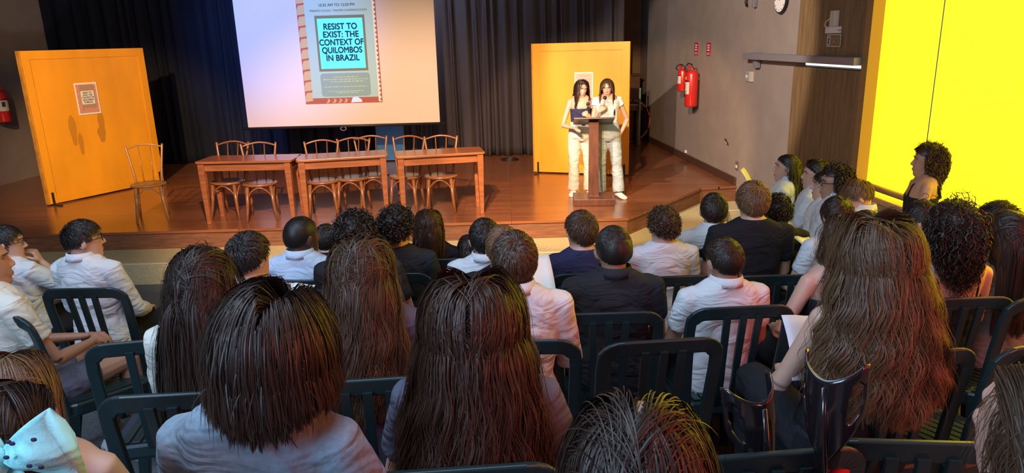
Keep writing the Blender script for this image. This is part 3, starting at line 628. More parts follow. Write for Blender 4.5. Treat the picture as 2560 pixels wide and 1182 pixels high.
TORSO = [(-.085, .145, .100, -.01), (-.03, .168, .116, 0), (.06, .156, .108, 0), (.18, .136, .098, .004), (.30, .148, .104, .010), (.39, .162, .108, .012), (.455, .166, .098, .006),
         (.50, .150, .080, -.002), (.53, .108, .066, -.010), (.555, .070, .057, -.014), (.60, .052, .053, -.006), (.66, .049, .055, .004)]
def torso_ring(zp, lean, e, row, w, k=22):
    z, rx, ry, yc = row; ww = 1 + (w - 1) * min(1, max(0, (z + .05) / .4)); ww = 1 + (ww - 1) * (1 if z < .52 else 0.4)
    out = []
    for j in range(k):
        a = 2 * PI * j / k; c, s = math.cos(a), math.sin(a); n = 0.86
        out.append(((rx * ww + e) * math.copysign(abs(c) ** n, c), yc - lean * z + (ry + e) * math.copysign(abs(s) ** n, s), zp + z))
    return out
def head_rings():
    T = [(0.000, .072, .018, .022), (0.010, .084, .005, .036), (0.028, .088, -.012, .047), (0.048, .085, -.045, .054), (0.066, .088, -.062, .059), (0.085, .087, -.072, .064),
 (0.108, .085, -.085, .069), (0.130, .082, -.097, .0755)]
    for z in (.152, .172, .190, .205, .217, .225): q = math.sqrt(1 - ((z - .128) / .101) ** 2); T.append((z, .0945 * q - .008, -.097 * q - .006 + .003, .076 * q))
    out = []
    for z, f, b, hw in T:
        yc = (f + b) / 2 * 0.55; r = []
        for j in range(30):
            a = 2 * PI * j / 30; s, c = math.sin(a), math.cos(a)
            x = hw * math.copysign(abs(s) ** 0.92, s); y = yc + (f - yc if c > 0 else yc - b) * math.copysign(abs(c) ** 0.95, c)
            if 0.115 < z < 0.145 and c > 0: y -= 0.010 * math.exp(-((abs(x) - 0.032) / 0.013) ** 2)
            r.append(Vector((x, y, z)))
        out.append(r)
    return out
HEAD = head_rings()

def hand(mb, wrist, d, pn, side, curl=0.9, fr=0.0082):
    """palm, four bent fingers of unequal length and a thumb from the side of the palm"""
    w = Vector(wrist); d = Vector(d).normalized(); pn = Vector(pn); pn = (pn - d * pn.dot(d)).normalized(); s = d.cross(pn) * side
    mb.tube([w - d * 0.01, w + d * 0.03, w + d * 0.06, w + d * 0.085], [.024, .033, .038, .036], [.018, .015, .014, .011], k=12, up=pn)
    for k, (off, ln) in enumerate(((0.030, 0.066), (0.010, 0.076), (-0.010, 0.071), (-0.029, 0.055))):
        p = w + d * (0.082 - 0.004 * abs(k - 1.3)) + s * off; pts = [p - d * 0.015]; dd = d.copy()
        for q in (0.42, 0.32, 0.26):
            pts.append(p); dd = (dd * math.cos(curl * 0.75) + pn * math.sin(curl * 0.75)).normalized(); p = p + dd * ln * q
            nn = pn - dd * pn.dot(dd); 
        pts.append(p); mb.tube(pts, [fr, fr * 1.02, fr * .98, fr * .92, fr * .8], k=8, round_ends=True)
        
    t0 = w + d * 0.025 + s * 0.028; t1 = t0 + (s * 0.8 + d * 0.75 + pn * 0.35).normalized() * 0.036; t2 = t1 + (d * 0.9 + pn * (0.3 + 0.6 * min(1, curl)) + s * 0.1).normalized() * 0.030; t3 = t2 + (d * 0.7 + pn * (0.2 + .8 * min(1, curl)) - s * 0.25).normalized() * 0.024
    mb.tube([t0 - s * 0.01, t0, t1, t2, t3], [.012, .0125, .0105, .0095, .008], k=8, round_ends=True)

def foot_shape(mb, ank, d, e=0.0, h=0.0):
    a = Vector(ank); d = Vector(d); d.z = 0; d.normalize(); s = Vector((d.y, -d.x, 0)); z0 = a.z - 0.085; R_ = []
    for t, w_, hh in ((-0.07, .024, .05), (-0.05, .034, .075), (0.0, .037, .085), (0.06, .042, .062), (0.12, .047, .045), (0.165, .042, .035), (0.195, .022, .022)):
        c = a + d * t; ring = []
        for j in range(14):
            q = 2 * PI * j / 14; ring.append((c.x + s.x * (w_ + e) * math.cos(q), c.y + s.y * (w_ + e) * math.cos(q), z0 + (hh + e) * (0.5 + 0.5 * math.sin(q)) - (e * .3)))
        R_.append(ring)
    mb.loft(R_)

# scalp as an ellipsoid in head space
SCC = np.array((0, -0.006, 0.128)); SCR = np.array((0.079, 0.097, 0.101))
def hairline(u, nape=-36, front=40):
    az = np.degrees(np.arctan2(np.abs(u[..., 0]), u[..., 1])); el = np.degrees(np.arcsin(np.clip(u[..., 2], -1, 1)))
    return el > np.interp(az, [0, 35, 60, 78, 95, 118, 150, 180], [front, front - 3, front - 16, 6, -8, -16, nape + 2, nape])

def strand_mesh(name, P, W, tone, centre, m, parent, rg, cap=None, roll=0.22, tube=False):
    N, K, _ = P.shape; T = np.gradient(P, axis=1); T /= np.linalg.norm(T, axis=2, keepdims=True) + 1e-9
    nrm = P - centre; nrm[..., 2] *= 0.35; nrm -= T * (nrm * T).sum(2, keepdims=True); nrm /= np.linalg.norm(nrm, axis=2, keepdims=True) + 1e-9
    B = np.cross(T, nrm); th = rg.normal(0, roll, (N, 1, 1)); B2 = B * np.cos(th) + nrm * np.sin(th)
    sd = B2 * W[..., None]
    if tube:
        N2 = np.cross(T, B2) * W[..., None]
        V = np.stack([P + sd, P - sd * .5 + N2 * .87, P - sd * .5 - N2 * .87], 2); k = 3
    else:
        V = np.stack([P - sd, P + sd], 2); k = 2
    idx = np.arange(N * K * k).reshape(N, K, k); Q = []
    for j in range(k if tube else 1):
        j2 = (j + 1) % k; Q.append(np.stack([idx[:, :-1, j], idx[:, :-1, j2], idx[:, 1:, j2], idx[:, 1:, j]], -1).reshape(-1, 4))
    Q = np.concatenate(Q); V = V.reshape(-1, 3); tn = np.repeat(tone.reshape(-1), k)
    if cap is not None:
        cv, cq = cap; Q = np.concatenate([Q, cq + len(V)]); V = np.concatenate([V, cv]); tn = np.concatenate([tn, np.full(len(cv), 0.12)])
    return mesh_np(name, V, Q, m, parent, True, {'tone': tn})

def cap_mesh(Rm, t, nape, front, part=None, thick=0.004, swell=None, open_face=False):
    nu, nv = 64, 34; a = np.linspace(0, 2 * PI, nu, endpoint=False); b = np.linspace(-1.0, PI / 2 - 0.02, nv)
    u = np.stack([np.cos(b)[:, None] * np.sin(a)[None], np.cos(b)[:, None] * np.cos(a)[None], np.repeat(np.sin(b)[:, None], nu, 1)], -1)
    e = thick if swell is None else thick + swell(u)[..., None]
    p = SCC + u * (SCR + e); ok = hairline(u, nape - 3, front - 2)
    if open_face: ok &= ~((p[..., 1] > 0.022) & (p[..., 2] < 0.175))
    if part is not None: ok &= ~((np.abs(p[..., 0] - part) < 0.0035) & (u[..., 1] > -0.12) & (u[..., 2] > 0.1))
    idx = np.arange(nv * nu).reshape(nv, nu); i2 = np.roll(idx, -1, 1); o2 = np.roll(ok, -1, 1)
    keep = ok[:-1] & ok[1:] & o2[:-1] & o2[1:]
    Q = np.stack([idx[:-1], i2[:-1], i2[1:], idx[1:]], -1)[keep]
    return p.reshape(-1, 3) @ Rm.T + t, Q

def roots_on_scalp(N, rg, nape, front, part=None):
    u = rg.normal(size=(N * 6, 3)); u /= np.linalg.norm(u, axis=1, keepdims=True); u = u[hairline(u, nape, front)]
    if part is not None:
        x = u[:, 0] * SCR[0]; u = u[~((np.abs(x - part) < 0.0022) & (u[:, 1] > -0.12) & (u[:, 2] > 0.1))]
    return u[:N]

def push_out(P, ells, lay):
    for c, r in ells:
        q = (P - c) / (r + lay[:, None]); m = np.linalg.norm(q, axis=1); ins = m < 1
        if ins.any(): P[ins] = c + (P[ins] - c) / m[ins, None]
    return P

def push_y(P, ells, lay):
    """strands that meet the trunk slide to its back (or front), not sideways"""
    for c, r in ells:
        e = np.stack([r[0] + 0 * lay, r[1] + lay, r[2] + lay * .5], 1); q = (P - c) / e; h = 1 - q[:, 0] ** 2 - q[:, 2] ** 2; ins = (h > 0) & (np.abs(q[:, 1]) < np.sqrt(np.maximum(h, 0)))
        sg = np.where(P[:, 1] - c[1] < 0.045, -1.0, 1.0); P[ins, 1] = (c[1] + sg * e[:, 1] * np.sqrt(np.maximum(h, 0)))[ins]
    return P

def clump(P, rg, M_, amt):
    N, K, _ = P.shape; g = rg.choice(N, min(M_, N), replace=False); root = P[:, 0]; mid = P[:, K // 2]
    d = ((root[:, None] - root[None, g]) ** 2).sum(2) + 0.35 * ((mid[:, None] - mid[None, g]) ** 2).sum(2); near = d.argmin(1)
    t = np.linspace(0, 1, K)[None, :, None]; off = (P - P[g][near]); return P - off * (amt * t ** 1.3), near

def hair_long(parent, Rm, t, hm, rg, N=2600, K=20, L=0.5, zend=None, vol=0.02, wave=0.0, wfreq=3.0, part=0.0, width=0.0022, ells=(), lift=0.0, nape=-40, front=40, flare=0.0, fwd=0.0, clumps=140, cl=0.5, fly=0.03, name='hair'):
    u = roots_on_scalp(N, rg, nape, front, part); N = len(u); root_l = SCC + u * (SCR + 0.002)
    side = np.sign(root_l[:, 0] - (part or 0) + 1e-6)
    dl = np.stack([side * 0.9, -0.40 - 0.45 * np.clip(u[:, 1], 0, 1) - 0.5 * (u[:, 1] < 0) * u[:, 2], 0.15 * np.ones(N)], 1)
    dl[:, 0] *= np.clip((u[:, 1] + 0.45) / 0.6, 0.08, 1.0)
    dl -= u * (dl * u).sum(1, keepdims=True); dl /= np.linalg.norm(dl, axis=1, keepdims=True) + 1e-9
    P = np.zeros((N, K, 3)); p = root_l @ Rm.T + t; d = dl @ Rm.T; nrm = u @ Rm.T
    lay = 0.006 + vol * rg.beta(1.4, 1.6, N) ; hc = SCC @ Rm.T + t
    seg = L * rg.uniform(0.86, 1.04, N) if zend is None else (p[:, 2] - zend) * rg.uniform(0.93, 1.03, N) + 0.05 + 0.07 * np.maximum(0, u[:, 2])
    seg = np.maximum(seg, 0.06) / (K - 1)
    bias = rg.normal(0, 0.022, (N, 3)); out = P.copy(); out[:, 0] = p; hug = np.ones(N, bool)
    fc, fr_ = np.array((0, 0.075, 0.070)), np.array((0.080, 0.085, 0.115))
    for k in range(1, K):
        s = k / (K - 1); l = lay * min(1, 0.25 + 0.25 * k); h0 = (p - t) @ Rm; w = np.where(hug, np.where((h0[:, 1] > 0.015) & (np.abs(h0[:, 0]) < 0.066), 0.03, 0.22), 0.5)[:, None]
        g = np.array((0, 0, -1.0)) + nrm * np.where(hug, 0, flare * (1 - 0.6 * s))[:, None] * np.array((1.0, 0.8, 0.0)) + bias * (1 - s)
        d = d * (1 - w) + g * w; d /= np.linalg.norm(d, axis=1, keepdims=True)
        q = p + d * seg[:, None]
        h = (q - t) @ Rm; n = (h - SCC) / (SCR + l[:, None]); m = np.linalg.norm(n, axis=1, keepdims=True)
        n_w = (n / m / SCR) @ Rm.T; n_w /= np.linalg.norm(n_w, axis=1, keepdims=True); hug &= n_w[:, 2] > -0.08
        fix = (hug[:, None] | (m < 1)); h = np.where(fix, SCC + (h - SCC) / m, h)
        e = (h - fc) / fr_; hh = 1 - e[:, 1] ** 2 - e[:, 2] ** 2; ins = (hh > 0) & (np.abs(e[:, 0]) < np.sqrt(np.maximum(hh, 0)))
        h[ins, 0] = (np.sign(h[:, 0] + 1e-5) * (fr_[0] + l * .5) * np.sqrt(np.maximum(hh, 0)))[ins]; q = h @ Rm.T + t
        q = push_y(q, ells, l * 0.7 + 0.004)
        d2 = q - p; d = d2 / (np.linalg.norm(d2, axis=1, keepdims=True) + 1e-9); p = q; out[:, k] = p
        nn = p - hc; nn[:, 2] = 0; nrm = nn / (np.linalg.norm(nn, axis=1, keepdims=True) + 1e-9)
    out, near = clump(out, rg, clumps, cl)
    if wave:
        s = np.linspace(0, 1, K)[None]; T = np.gradient(out, axis=1); n = out - hc; n[..., 2] = 0; n /= np.linalg.norm(n, axis=2, keepdims=True) + 1e-9
        B = np.cross(T, n); B /= np.linalg.norm(B, axis=2, keepdims=True) + 1e-9
        ph = near * 2.399 % (2 * PI) + rg.normal(0, 0.35, N); fq = wfreq * (1 + 0.12 * np.sin(near * 1.7))
        amp = wave * np.clip(s * 1.6 - 0.15, 0, 1); arg = 2 * PI * fq[:, None] * s + ph[:, None]
        out += B * (amp * np.sin(arg))[..., None] + n * (amp * 0.6 * np.cos(arg))[..., None]
    nf = int(N * fly)
    if nf:
        j = rg.choice(N, nf, replace=False); s = np.linspace(0, 1, K)[None, :, None]; out[j] += rg.normal(0, 0.014, (nf, 1, 3)) * s + nrm[j][:, None] * 0.008 * np.sin(s * PI)
    hh = (out - t) @ Rm                                        # nothing grows across the face
    bad = ((hh[..., 1] > 0.030) & (np.abs(hh[..., 0]) < np.interp(hh[..., 2], [.10, .15, .195], [.064, .060, .0])) & (hh[..., 2] > -0.06)).any(1)
    out = out[~bad]; near = near[~bad]; N = len(out); nf = int(N * fly)
    tone = np.clip(0.10 + rg.beta(1.6, 2.4, N)[:, None] * 0.40 + 0.16 * (np.sin(near * 3.1) * 0.5 + 0.5)[:, None] + 0.22 * np.linspace(-.3, 1, K)[None], 0, 1)
    W = width * rg.uniform(0.6, 1.25, (N, 1)) * np.concatenate([np.full(K - 4, 1.0), [0.9, 0.75, 0.5, 0.2]])[None] 
    W = W * np.where(np.isin(np.arange(N), rg.choice(N, nf, replace=False) if nf else []), 0.45, 1)[:, None]
    return strand_mesh(name, out, W, tone, hc, hm, parent, rg, cap_mesh(Rm, t, nape, front, part, 0.003))

def hair_short(parent, Rm, t, hm, rg, N=2400, K=7, top=0.05, sides=0.02, lift=0.5, comb=(0, 0.7, 0.0), swirl=0.6, width=0.0018, nape=-33, front=42, vol=0.012, clumps=120, cl=0.35, messy=0.25, name='hair'):
    u = roots_on_scalp(N, rg, nape, front); N = len(u); whorl = np.array((0.15, -0.55, 0.82)); whorl /= np.linalg.norm(whorl)
    base = u - whorl * 0.98; base -= u * (base * u).sum(1, keepdims=True); base /= np.linalg.norm(base, axis=1, keepdims=True) + 1e-6
    cr = np.cross(u, base); d = base + swirl * cr * np.exp(-((u - whorl) ** 2).sum(1) * 1.5)[:, None] + np.array(comb) * np.clip(u[:, 2], 0, 1)[:, None] + rg.normal(0, messy, (N, 3))
    d -= u * (d * u).sum(1, keepdims=True); d /= np.linalg.norm(d, axis=1, keepdims=True)
    el = np.clip((u[:, 2] + 0.1) / 0.75, 0, 1); ln = (sides + (top - sides) * el) * rg.uniform(0.75, 1.15, N)
    lf = lift * (0.35 + 0.65 * el); d = d * (1 - 0.5 * lf)[:, None] + u * lf[:, None]; d /= np.linalg.norm(d, axis=1, keepdims=True)
    out = np.zeros((N, K, 3)); p = SCC + u * (SCR + 0.001); out[:, 0] = p; lay = 0.002 + vol * rg.uniform(0.2, 1, N) * (0.3 + .7 * el)
    for k in range(1, K):
        n = (p - SCC) / SCR; n /= np.linalg.norm(n, axis=1, keepdims=True)
        d = d - n * 0.16 * (1 + (ln > .05))[:, None]; d[:, 2] -= 0.10; d /= np.linalg.norm(d, axis=1, keepdims=True)
        p = push_out(p + d * (ln / (K - 1))[:, None], [(SCC, SCR)], lay * min(1, k / 2)); out[:, k] = p
    out, near = clump(out, rg, clumps, cl)
    tone = np.clip(rg.beta(1.5, 2.4, N)[:, None] * 0.8 + 0.2 * (np.sin(near * 3.1) * .5 + .5)[:, None] + 0.15 * np.linspace(-.3, 1, K)[None], 0, 1)
    W = width * rg.uniform(.7, 1.3, (N, 1)) * np.linspace(1.1, 0.35, K)[None]
    hc = SCC @ Rm.T + t
    return strand_mesh(name, out @ Rm.T + t, W, tone, hc, hm, parent, rg, cap_mesh(Rm, t, nape, front, None, 0.004))

def hair_curly(parent, Rm, t, hm, rg, N=1300, K=22, L=0.08, rad=0.008, turns=2.5, grav=0.3, nape=-36, front=40, width=0.0030, spread=0.6, ells=(), swell=0.02, name='hair', zdrop=0.0):
    u = roots_on_scalp(N, rg, nape, front); N = len(u); hc = SCC @ Rm.T + t; nrm = u @ Rm.T
    d = nrm + rg.normal(0, spread * 0.6, (N, 3)); d /= np.linalg.norm(d, axis=1, keepdims=True); p = (SCC + u * (SCR + 0.002)) @ Rm.T + t
    out = np.zeros((N, K, 3)); out[:, 0] = p; ln = L * rg.uniform(0.55, 1.1, N) * (1 + zdrop * np.clip(-u[:, 1], 0, 1))
    for k in range(1, K):
        s = k / (K - 1); d = d + np.array((0, 0, -grav * 0.22)) - (nrm * 0.10 if s > .3 else 0); d /= np.linalg.norm(d, axis=1, keepdims=True)
        p = p + d * (ln / (K - 1))[:, None]; p = push_out(p, [(hc, SCR * 0.99)], np.full(N, 0.004)); p = push_y(p, ells, np.full(N, 0.006)); out[:, k] = p
    T = np.gradient(out, axis=1); T /= np.linalg.norm(T, axis=2, keepdims=True) + 1e-9
    ref = np.array((0.3, 0.5, 0.8)); A = np.cross(T, ref); A /= np.linalg.norm(A, axis=2, keepdims=True) + 1e-9; B = np.cross(T, A)
    s = np.linspace(0, 1, K)[None]; ph = rg.uniform(0, 2 * PI, (N, 1)); tr = turns * rg.uniform(.75, 1.25, (N, 1)) * rg.choice([-1, 1], (N, 1))
    am = rad * rg.uniform(.6, 1.2, (N, 1)) * np.clip(s * 3, 0.2, 1)
    out = out + A * (am * np.cos(2 * PI * tr * s + ph))[..., None] + B * (am * np.sin(2 * PI * tr * s + ph))[..., None]
    hh = (out - t) @ Rm; bad = ((hh[..., 1] > 0.030) & (hh[..., 2] < 0.168) & (hh[..., 2] > -0.08) & (np.abs(hh[..., 0]) < 0.12)).any(1); out = out[~bad]; N = len(out)
    tone = np.clip(rg.beta(1.5, 2.2, N)[:, None] * 0.7 + 0.35 * s - 0.05, 0, 1); W = width * rg.uniform(.7, 1.3, (N, 1)) * np.linspace(1.0, 0.55, K)[None]
    return strand_mesh(name, out, W, tone, hc, hm, parent, rg, cap_mesh(Rm, t, nape, front, None, 0.005, (lambda q: swell * np.clip(q[..., 2] + .5, 0, 1)), True), roll=1.0)

def face_parts(r, Rm, t, skin, browmat, look=0.0, closed=False):
    def H(p): return Rm @ Vector(p) + t
    for sx in (-1, 1):
        e = M().ell(H((sx * 0.0315, 0.0585, 0.128)), (0.0118, 0.0118, 0.0112), k=14, m=10).build('eye', m_eye, r, smooth=True)
        if closed:
            l = M().tube([H((sx * (0.0315 + q * 0.014), 0.0705 - q * 0.004 - q * q * .002, 0.1255 - 0.002 * (1 - abs(q)))) for q in np.linspace(-1, 1, 7)], 0.0016, k=6).build('eyelash', m_brow, r, smooth=True)
            M().ell(H((sx * 0.0315, 0.0590, 0.131)), (0.0128, 0.0122, 0.0098), k=14, m=8).build('eyelid', skin, r, smooth=True)
        else:
            i = M().ell(H((sx * 0.0315 + look * 0.004, 0.0680, 0.1275)), (0.0056, 0.0032, 0.0058), k=12, m=8, rot=Rm.to_3x3() if hasattr(Rm, 'to_3x3') else Rm).build('iris', m_iris, e, smooth=True)
            M().tube([H((sx * (0.0315 + q * 0.014), 0.0700 - q * .004 - q * q * 0.002, 0.1345 - 0.004 * q * q)) for q in np.linspace(-1, 1, 7)], 0.0014, k=6).build('eyelash', m_brow, r, smooth=True)
        M().tube([H((sx * (0.0320 + q * 0.019), 0.0885 * math.sqrt(1 - ((0.0320 + q * 0.019) / 0.074) ** 2) + .0045, 0.148 + 0.004 * (1 - q * q) - 0.002 * q)) for q in np.linspace(-1, 1, 8)], [.0012, .0024, .003, .0033, .0033, .003, .0022, .0012], k=6).build('eyebrow', browmat, r, smooth=True)
    lm = M()
    for z, rr, y in ((0.0605, 0.0042, 0.0895), (0.0530, 0.0050, 0.0885)):
        lm.tube([H((q * 0.023, y - q * q * 0.011, z + 0.0015 * (1 - abs(q)) * (1 if z > .057 else -1))) for q in np.linspace(-1, 1, 9)], [rr * k for k in (.3, .7, .9, 1, .95, 1, .9, .7, .3)], k=8)
    lm.build('mouth', m_lip, r, smooth=True)

def person(label, pos, yaw, skin='fair', pose='sit', H=None, w=1.0, lean=0.10, head=(0, 0, 0), hair=None, topc='white', top='tee', pants='dk', shoes='k', face=False, arms=None, legs=None,
           group=None, vox=0.010, floor=None, seed=1, extra=None, sl=None, hshift=0.0, glasses=False, hands=True, neck=0.0, legclip=None, zpo=None, fem=False):
    """pos=(x, y, z of the top of the head); the figure is built from the floor up and scaled to that height"""
    x, y, zt = pos; fz = fl(y) if floor is None else floor
    zp = zpo or (0.525 if pose == 'sit' else 0.865); full = zp + 0.515 + 0.226 + 0.016
    s = (zt - fz) / full if H is None else H / full
    _hy = -lean * 0.52 + 0.012 + neck; x -= (hshift * math.cos(yaw) - _hy * math.sin(yaw)) * s; y -= (hshift * math.sin(yaw) + _hy * math.cos(yaw)) * s
    if floor is None: fz = fl(y)
    r = empty('person', (x, y, fz), yaw, label, 'person', group, s); rg = np.random.RandomState(seed)
    yw = yaw; slope = SLOPE if sl is None else sl
    def gz(px, py): return -slope * (px * math.sin(yw) + py * math.cos(yw))     # ground height under the figure, seen from its base
    hx, hy = hshift, -lean * 0.52 + 0.012 + neck
    Rm = Euler((R(head[1]), R(head[2]), R(head[0]))).to_matrix(); hp = Vector((hx, hy, zp + 0.515)); pv = Vector((0, -0.02, 0.06)); ht = hp + pv - Rm @ pv
    Rn = np.array(Rm); tn = np.array(ht)
    if pose == 'sit':
        A = arms or {-1: ((-.225, .03, zp + .20), (-.09, .27, zp + .115), (.55, .85, -.15), (0, -.15, -1)), 1: ((.225, .03, zp + .20), (.10, .25, zp + .115), (-.5, .85, -.2), (0, -.15, -1))}
        Lg = legs or {-1: ((-.095, .02, zp - .02), (-.12, .43, zp + .005), (-.115, .42, 0.10), (0, 1, 0)), 1: ((.095, .02, zp - .02), (.12, .43, zp + .005), (.12, .44, 0.10), (0, 1, 0))}
    else:
        A = arms; Lg = legs or {-1: ((-.09, 0, zp - .02), (-.10, .02, .47), (-.10, 0, .09), (-.1, 1, 0)), 1: ((.09, 0, zp - .02), (.10, .02, .47), (.11, 0, .09), (.1, 1, 0))}
    sh = lambda sd: Vector((sd * .165 * w, -lean * .47 - .002, zp + (.456 if fem else .468)))
    # ---- body
    b = M(); b.loft([torso_ring(zp, lean, 0, q, w) for q in TORSO[:10]])
    nk0 = Vector((0, -lean * .53 - .012, zp + .50)); nk1 = ht + Rm @ Vector((0, -.022, .085)); b.tube([nk0, nk0.lerp(nk1, .5), nk1], [.060, .052, .050], [.058, .054, .054], k=14, up=(0, 1, 0))
    b.loft([[Rm @ (Vector((p.x * (.90 + .10 * min(1, p.z / .13)), p.y - (.004 if p.y > .05 and p.z < .05 else 0), p.z)) if fem else p) + ht for p in ring] for ring in HEAD])
    def H_(p): return Rm @ Vector(p) + ht
    nf = .78 if fem else 1.0
    b.tube([H_((0, .080, .138)), H_((0, .088 + .004 * nf, .118)), H_((0, .091 + .012 * nf, .099)), H_((0, .091 + .012 * nf, .093))], [.006 * nf, .0072 * nf, .0102 * nf, .009 * nf], k=10, round_ends=True)
    for sx in (-1, 1):
        b.ell(H_((sx * .010, .093, .0905)), (.0075, .010, .0065), k=10, m=6)
        b.ell(H_((sx * .079, -.012, .112)), (.009, .019, .031), k=12, m=8, rot=Rm @ Euler((R(-12), 0, R(-22 * sx))).to_matrix())
    b.tube([H_((-.03, .081, .153)), H_((0, .085, .152)), H_((.03, .081, .153))], .006 if not fem else .004, k=8, round_ends=True)
    for z in (.061, .053): b.tube([H_((-.02, .081, z)), H_((0, .0865, z)), H_((.02, .081, z))], .0055, k=8, round_ends=True)
    for sd in (-1, 1):
        el, wr, hd, pn = [Vector(q) for q in A[sd][:4]]; cu = A[sd][4] if len(A[sd]) > 4 else 0.8; S0 = sh(sd)
        b.tube([S0 - Vector((sd * .03, 0, -.012)), S0, S0.lerp(el, .35), S0.lerp(el, .8), el], [q_ * (.84 if fem else 1) for q_ in (.046, .050, .045, .038, .036)], k=12)
        b.tube([el, el.lerp(wr, .3), el.lerp(wr, .75), wr], [q_ * (.88 if fem else 1) for q_ in (.038, .038, .029, .024)], [q_ * (.88 if fem else 1) for q_ in (.036, .035, .026, .019)], k=12)
        hand(b, wr, hd, pn, sd, cu)
        hp0, kn, an, fd = [Vector(q) for q in Lg[sd]]; an.z += gz(an.x, an.y + .05)
        b.tube([hp0, hp0.lerp(kn, .35), hp0.lerp(kn, .8), kn], [.082, .078, .060, .054], k=12, round_ends=True)
        b.tube([kn, kn.lerp(an, .3), kn.lerp(an, .75), an - Vector((0, 0, .02))], [.053, .054, .038, .034], k=12)
        foot_shape(b, an, fd)
    bo = voxel(b.build('body', SKIN[skin], r, smooth=True), vox, 2 if vox > .006 else 1)
    # ---- garments
    cl_ = CL[topc]; sleeve = dict(tee=.62, polo=.62, shirt=9, long=9, rolled=5, crop=.25, tank=0, cami=0).get(top, .6)
    g = M(); e = .012
    rows = TORSO[:10] if sleeve else TORSO[:5] + [(.375, .160, .107, .012)]
    if top == 'crop': rows = [(.10, .150, .104, .002)] + TORSO[3:7] + [(.475, .155, .088, 0)]
    if top == 'cami': rows = [(.12, .148, .102, .002)] + TORSO[3:5] + [(.365, .159, .107, .012)]
    g.loft([torso_ring(zp, lean, e + (.006 if q[0] < .1 else 0), q, w) for q in rows])
    for sd in (-1, 1):
        el, wr = [Vector(q) for q in A[sd][:2]]; S0 = sh(sd)
        if sleeve:
            k = min(1, sleeve); p1 = S0.lerp(el, k)
            g.tube([S0 - Vector((sd * .035, 0, -.010)), S0 + Vector((0, 0, .003)), S0.lerp(p1, .5), p1], [.052, .061, .058, .056 if sleeve < 1 else .048], k=14)
            if sleeve >= 5:
                p2 = el.lerp(wr, .93 if sleeve > 6 else .30); g.tube([el, el.lerp(p2, .4), p2], [.050, .050, .037 if sleeve > 6 else .048], k=14, round_ends=False); g.ell(el, (.049, .049, .049), k=12, m=8)
        else:
            fy = -lean * .38 + .115; by = -lean * .40 - .10; stx = .085 * w
            g.tube([(sd * stx, fy - .005, zp + .36), (sd * (stx + .01), fy - .03 - lean * .08, zp + .46), (sd * (stx + .018), -lean * .5 - .005, zp + .525), (sd * (stx + .01), by + .012, zp + .45), (sd * (stx - .01), by - .006, zp + .37)], .0125 if top == 'tank' else .0085, k=8)
    gv = .012 if vox > .006 else .008
    if not sleeve: gv = min(gv, .008)
    o = voxel(g.build(dict(polo='polo_shirt', tee='t_shirt', shirt='shirt', long='shirt', rolled='shirt', crop='crop_top', tank='tank_top', cami='camisole')[top], cl_, r, smooth=True), gv, 3, .016 if top in ('shirt', 'rolled', 'long') else .010, .09)
    if top in ('polo', 'shirt', 'rolled'):
        c = M(); cy = -lean * .54 - .012; rings = []
        for z, q in ((.535, .084), (.556, .077), (.575, .0715), (.578, .0665), (.556, .066), (.54, .070)):
            rings.append([(q * 1.02 * math.cos(a), cy - .004 + q * math.sin(a) * .98 + (.012 if math.sin(a) > .6 else 0), zp + z - (.030 if math.sin(a) > .55 else 0) * (z > .55)) for a in np.linspace(0, 2 * PI, 25)[:-1]])
        c.loft(rings, cap=False); V0 = len(c.v); 
        for j in range(24): c.f.append((5 * 24 + j, 5 * 24 + (j + 1) % 24, (j + 1) % 24, j))
        c.build('collar', cl_, r, smooth=True)
    if pants:
        pm = CL[pants]; p_ = M(); p_.loft([torso_ring(zp, lean, .015, q, 1.0) for q in TORSO[:3 if pose == 'sit' else 4]])
        kk = legclip or 9
        for sd in (-1, 1):
            hp0, kn, an, fd = [Vector(q) for q in Lg[sd]]; an.z += gz(an.x, an.y + .05); q = min(1, kk)
            k1 = hp0.lerp(kn, q); wide = 1.5 if pose == 'stand' else 1.15
            p_.tube([hp0, hp0.lerp(k1, .4), hp0.lerp(k1, .8), k1], [.098, .094, .080, .074 if kk > 1 else .088], k=14, round_ends=kk > 1)
            if kk > 1: p_.tube([kn, kn.lerp(an, .35), kn.lerp(an, .8), an.lerp(kn, -.02 if pose == 'stand' else .06)], [.070, .066 * (1 + (wide - 1) * .4), .056 * wide, .054 * wide], k=14)
        voxel(p_.build('trousers' if kk > 1 else 'shorts', pm, r, smooth=True), .013 if pose == 'sit' else .009, 3, .022, .12)
    if shoes:
        sm = m_shoe_w if shoes == 'w' else m_shoe_k
        for sd in (-1, 1):
            an, fd = Vector(Lg[sd][2]), Vector(Lg[sd][3]); an.z += gz(an.x, an.y + .05); q = M(); foot_shape(q, an, fd, .007); q.build('shoe', sm, r, smooth=True)
    if face: face_parts(r, Rm, ht, SKIN[skin], m_brow, closed=(face == 'down'))
    # ---- hair
    if hair:
        hk = dict(hair); kind = hk.pop('kind'); hm = HM[hk.pop('col')]
        ly = -lean * .40
        ells = [(np.array((0, ly, zp + .30)), np.array((.205 * w, .118, .265))), (np.array((0, -lean * .5 - .006, zp + .47)), np.array((.235 * w, .082, .085))), (np.array(nk0.lerp(nk1, .45)), np.array((.056, .058, .10)))]
        if kind == 'long':
            if 'drop' in hk: hk['zend'] = tn[2] + 0.128 - hk.pop('drop')
            hair_long(r, Rn, tn, hm, rg, ells=ells, **hk)
        elif kind == 'short': hair_short(r, Rn, tn, hm, rg, **hk)
        elif kind == 'curly': hair_curly(r, Rn, tn, hm, rg, ells=ells, **hk)
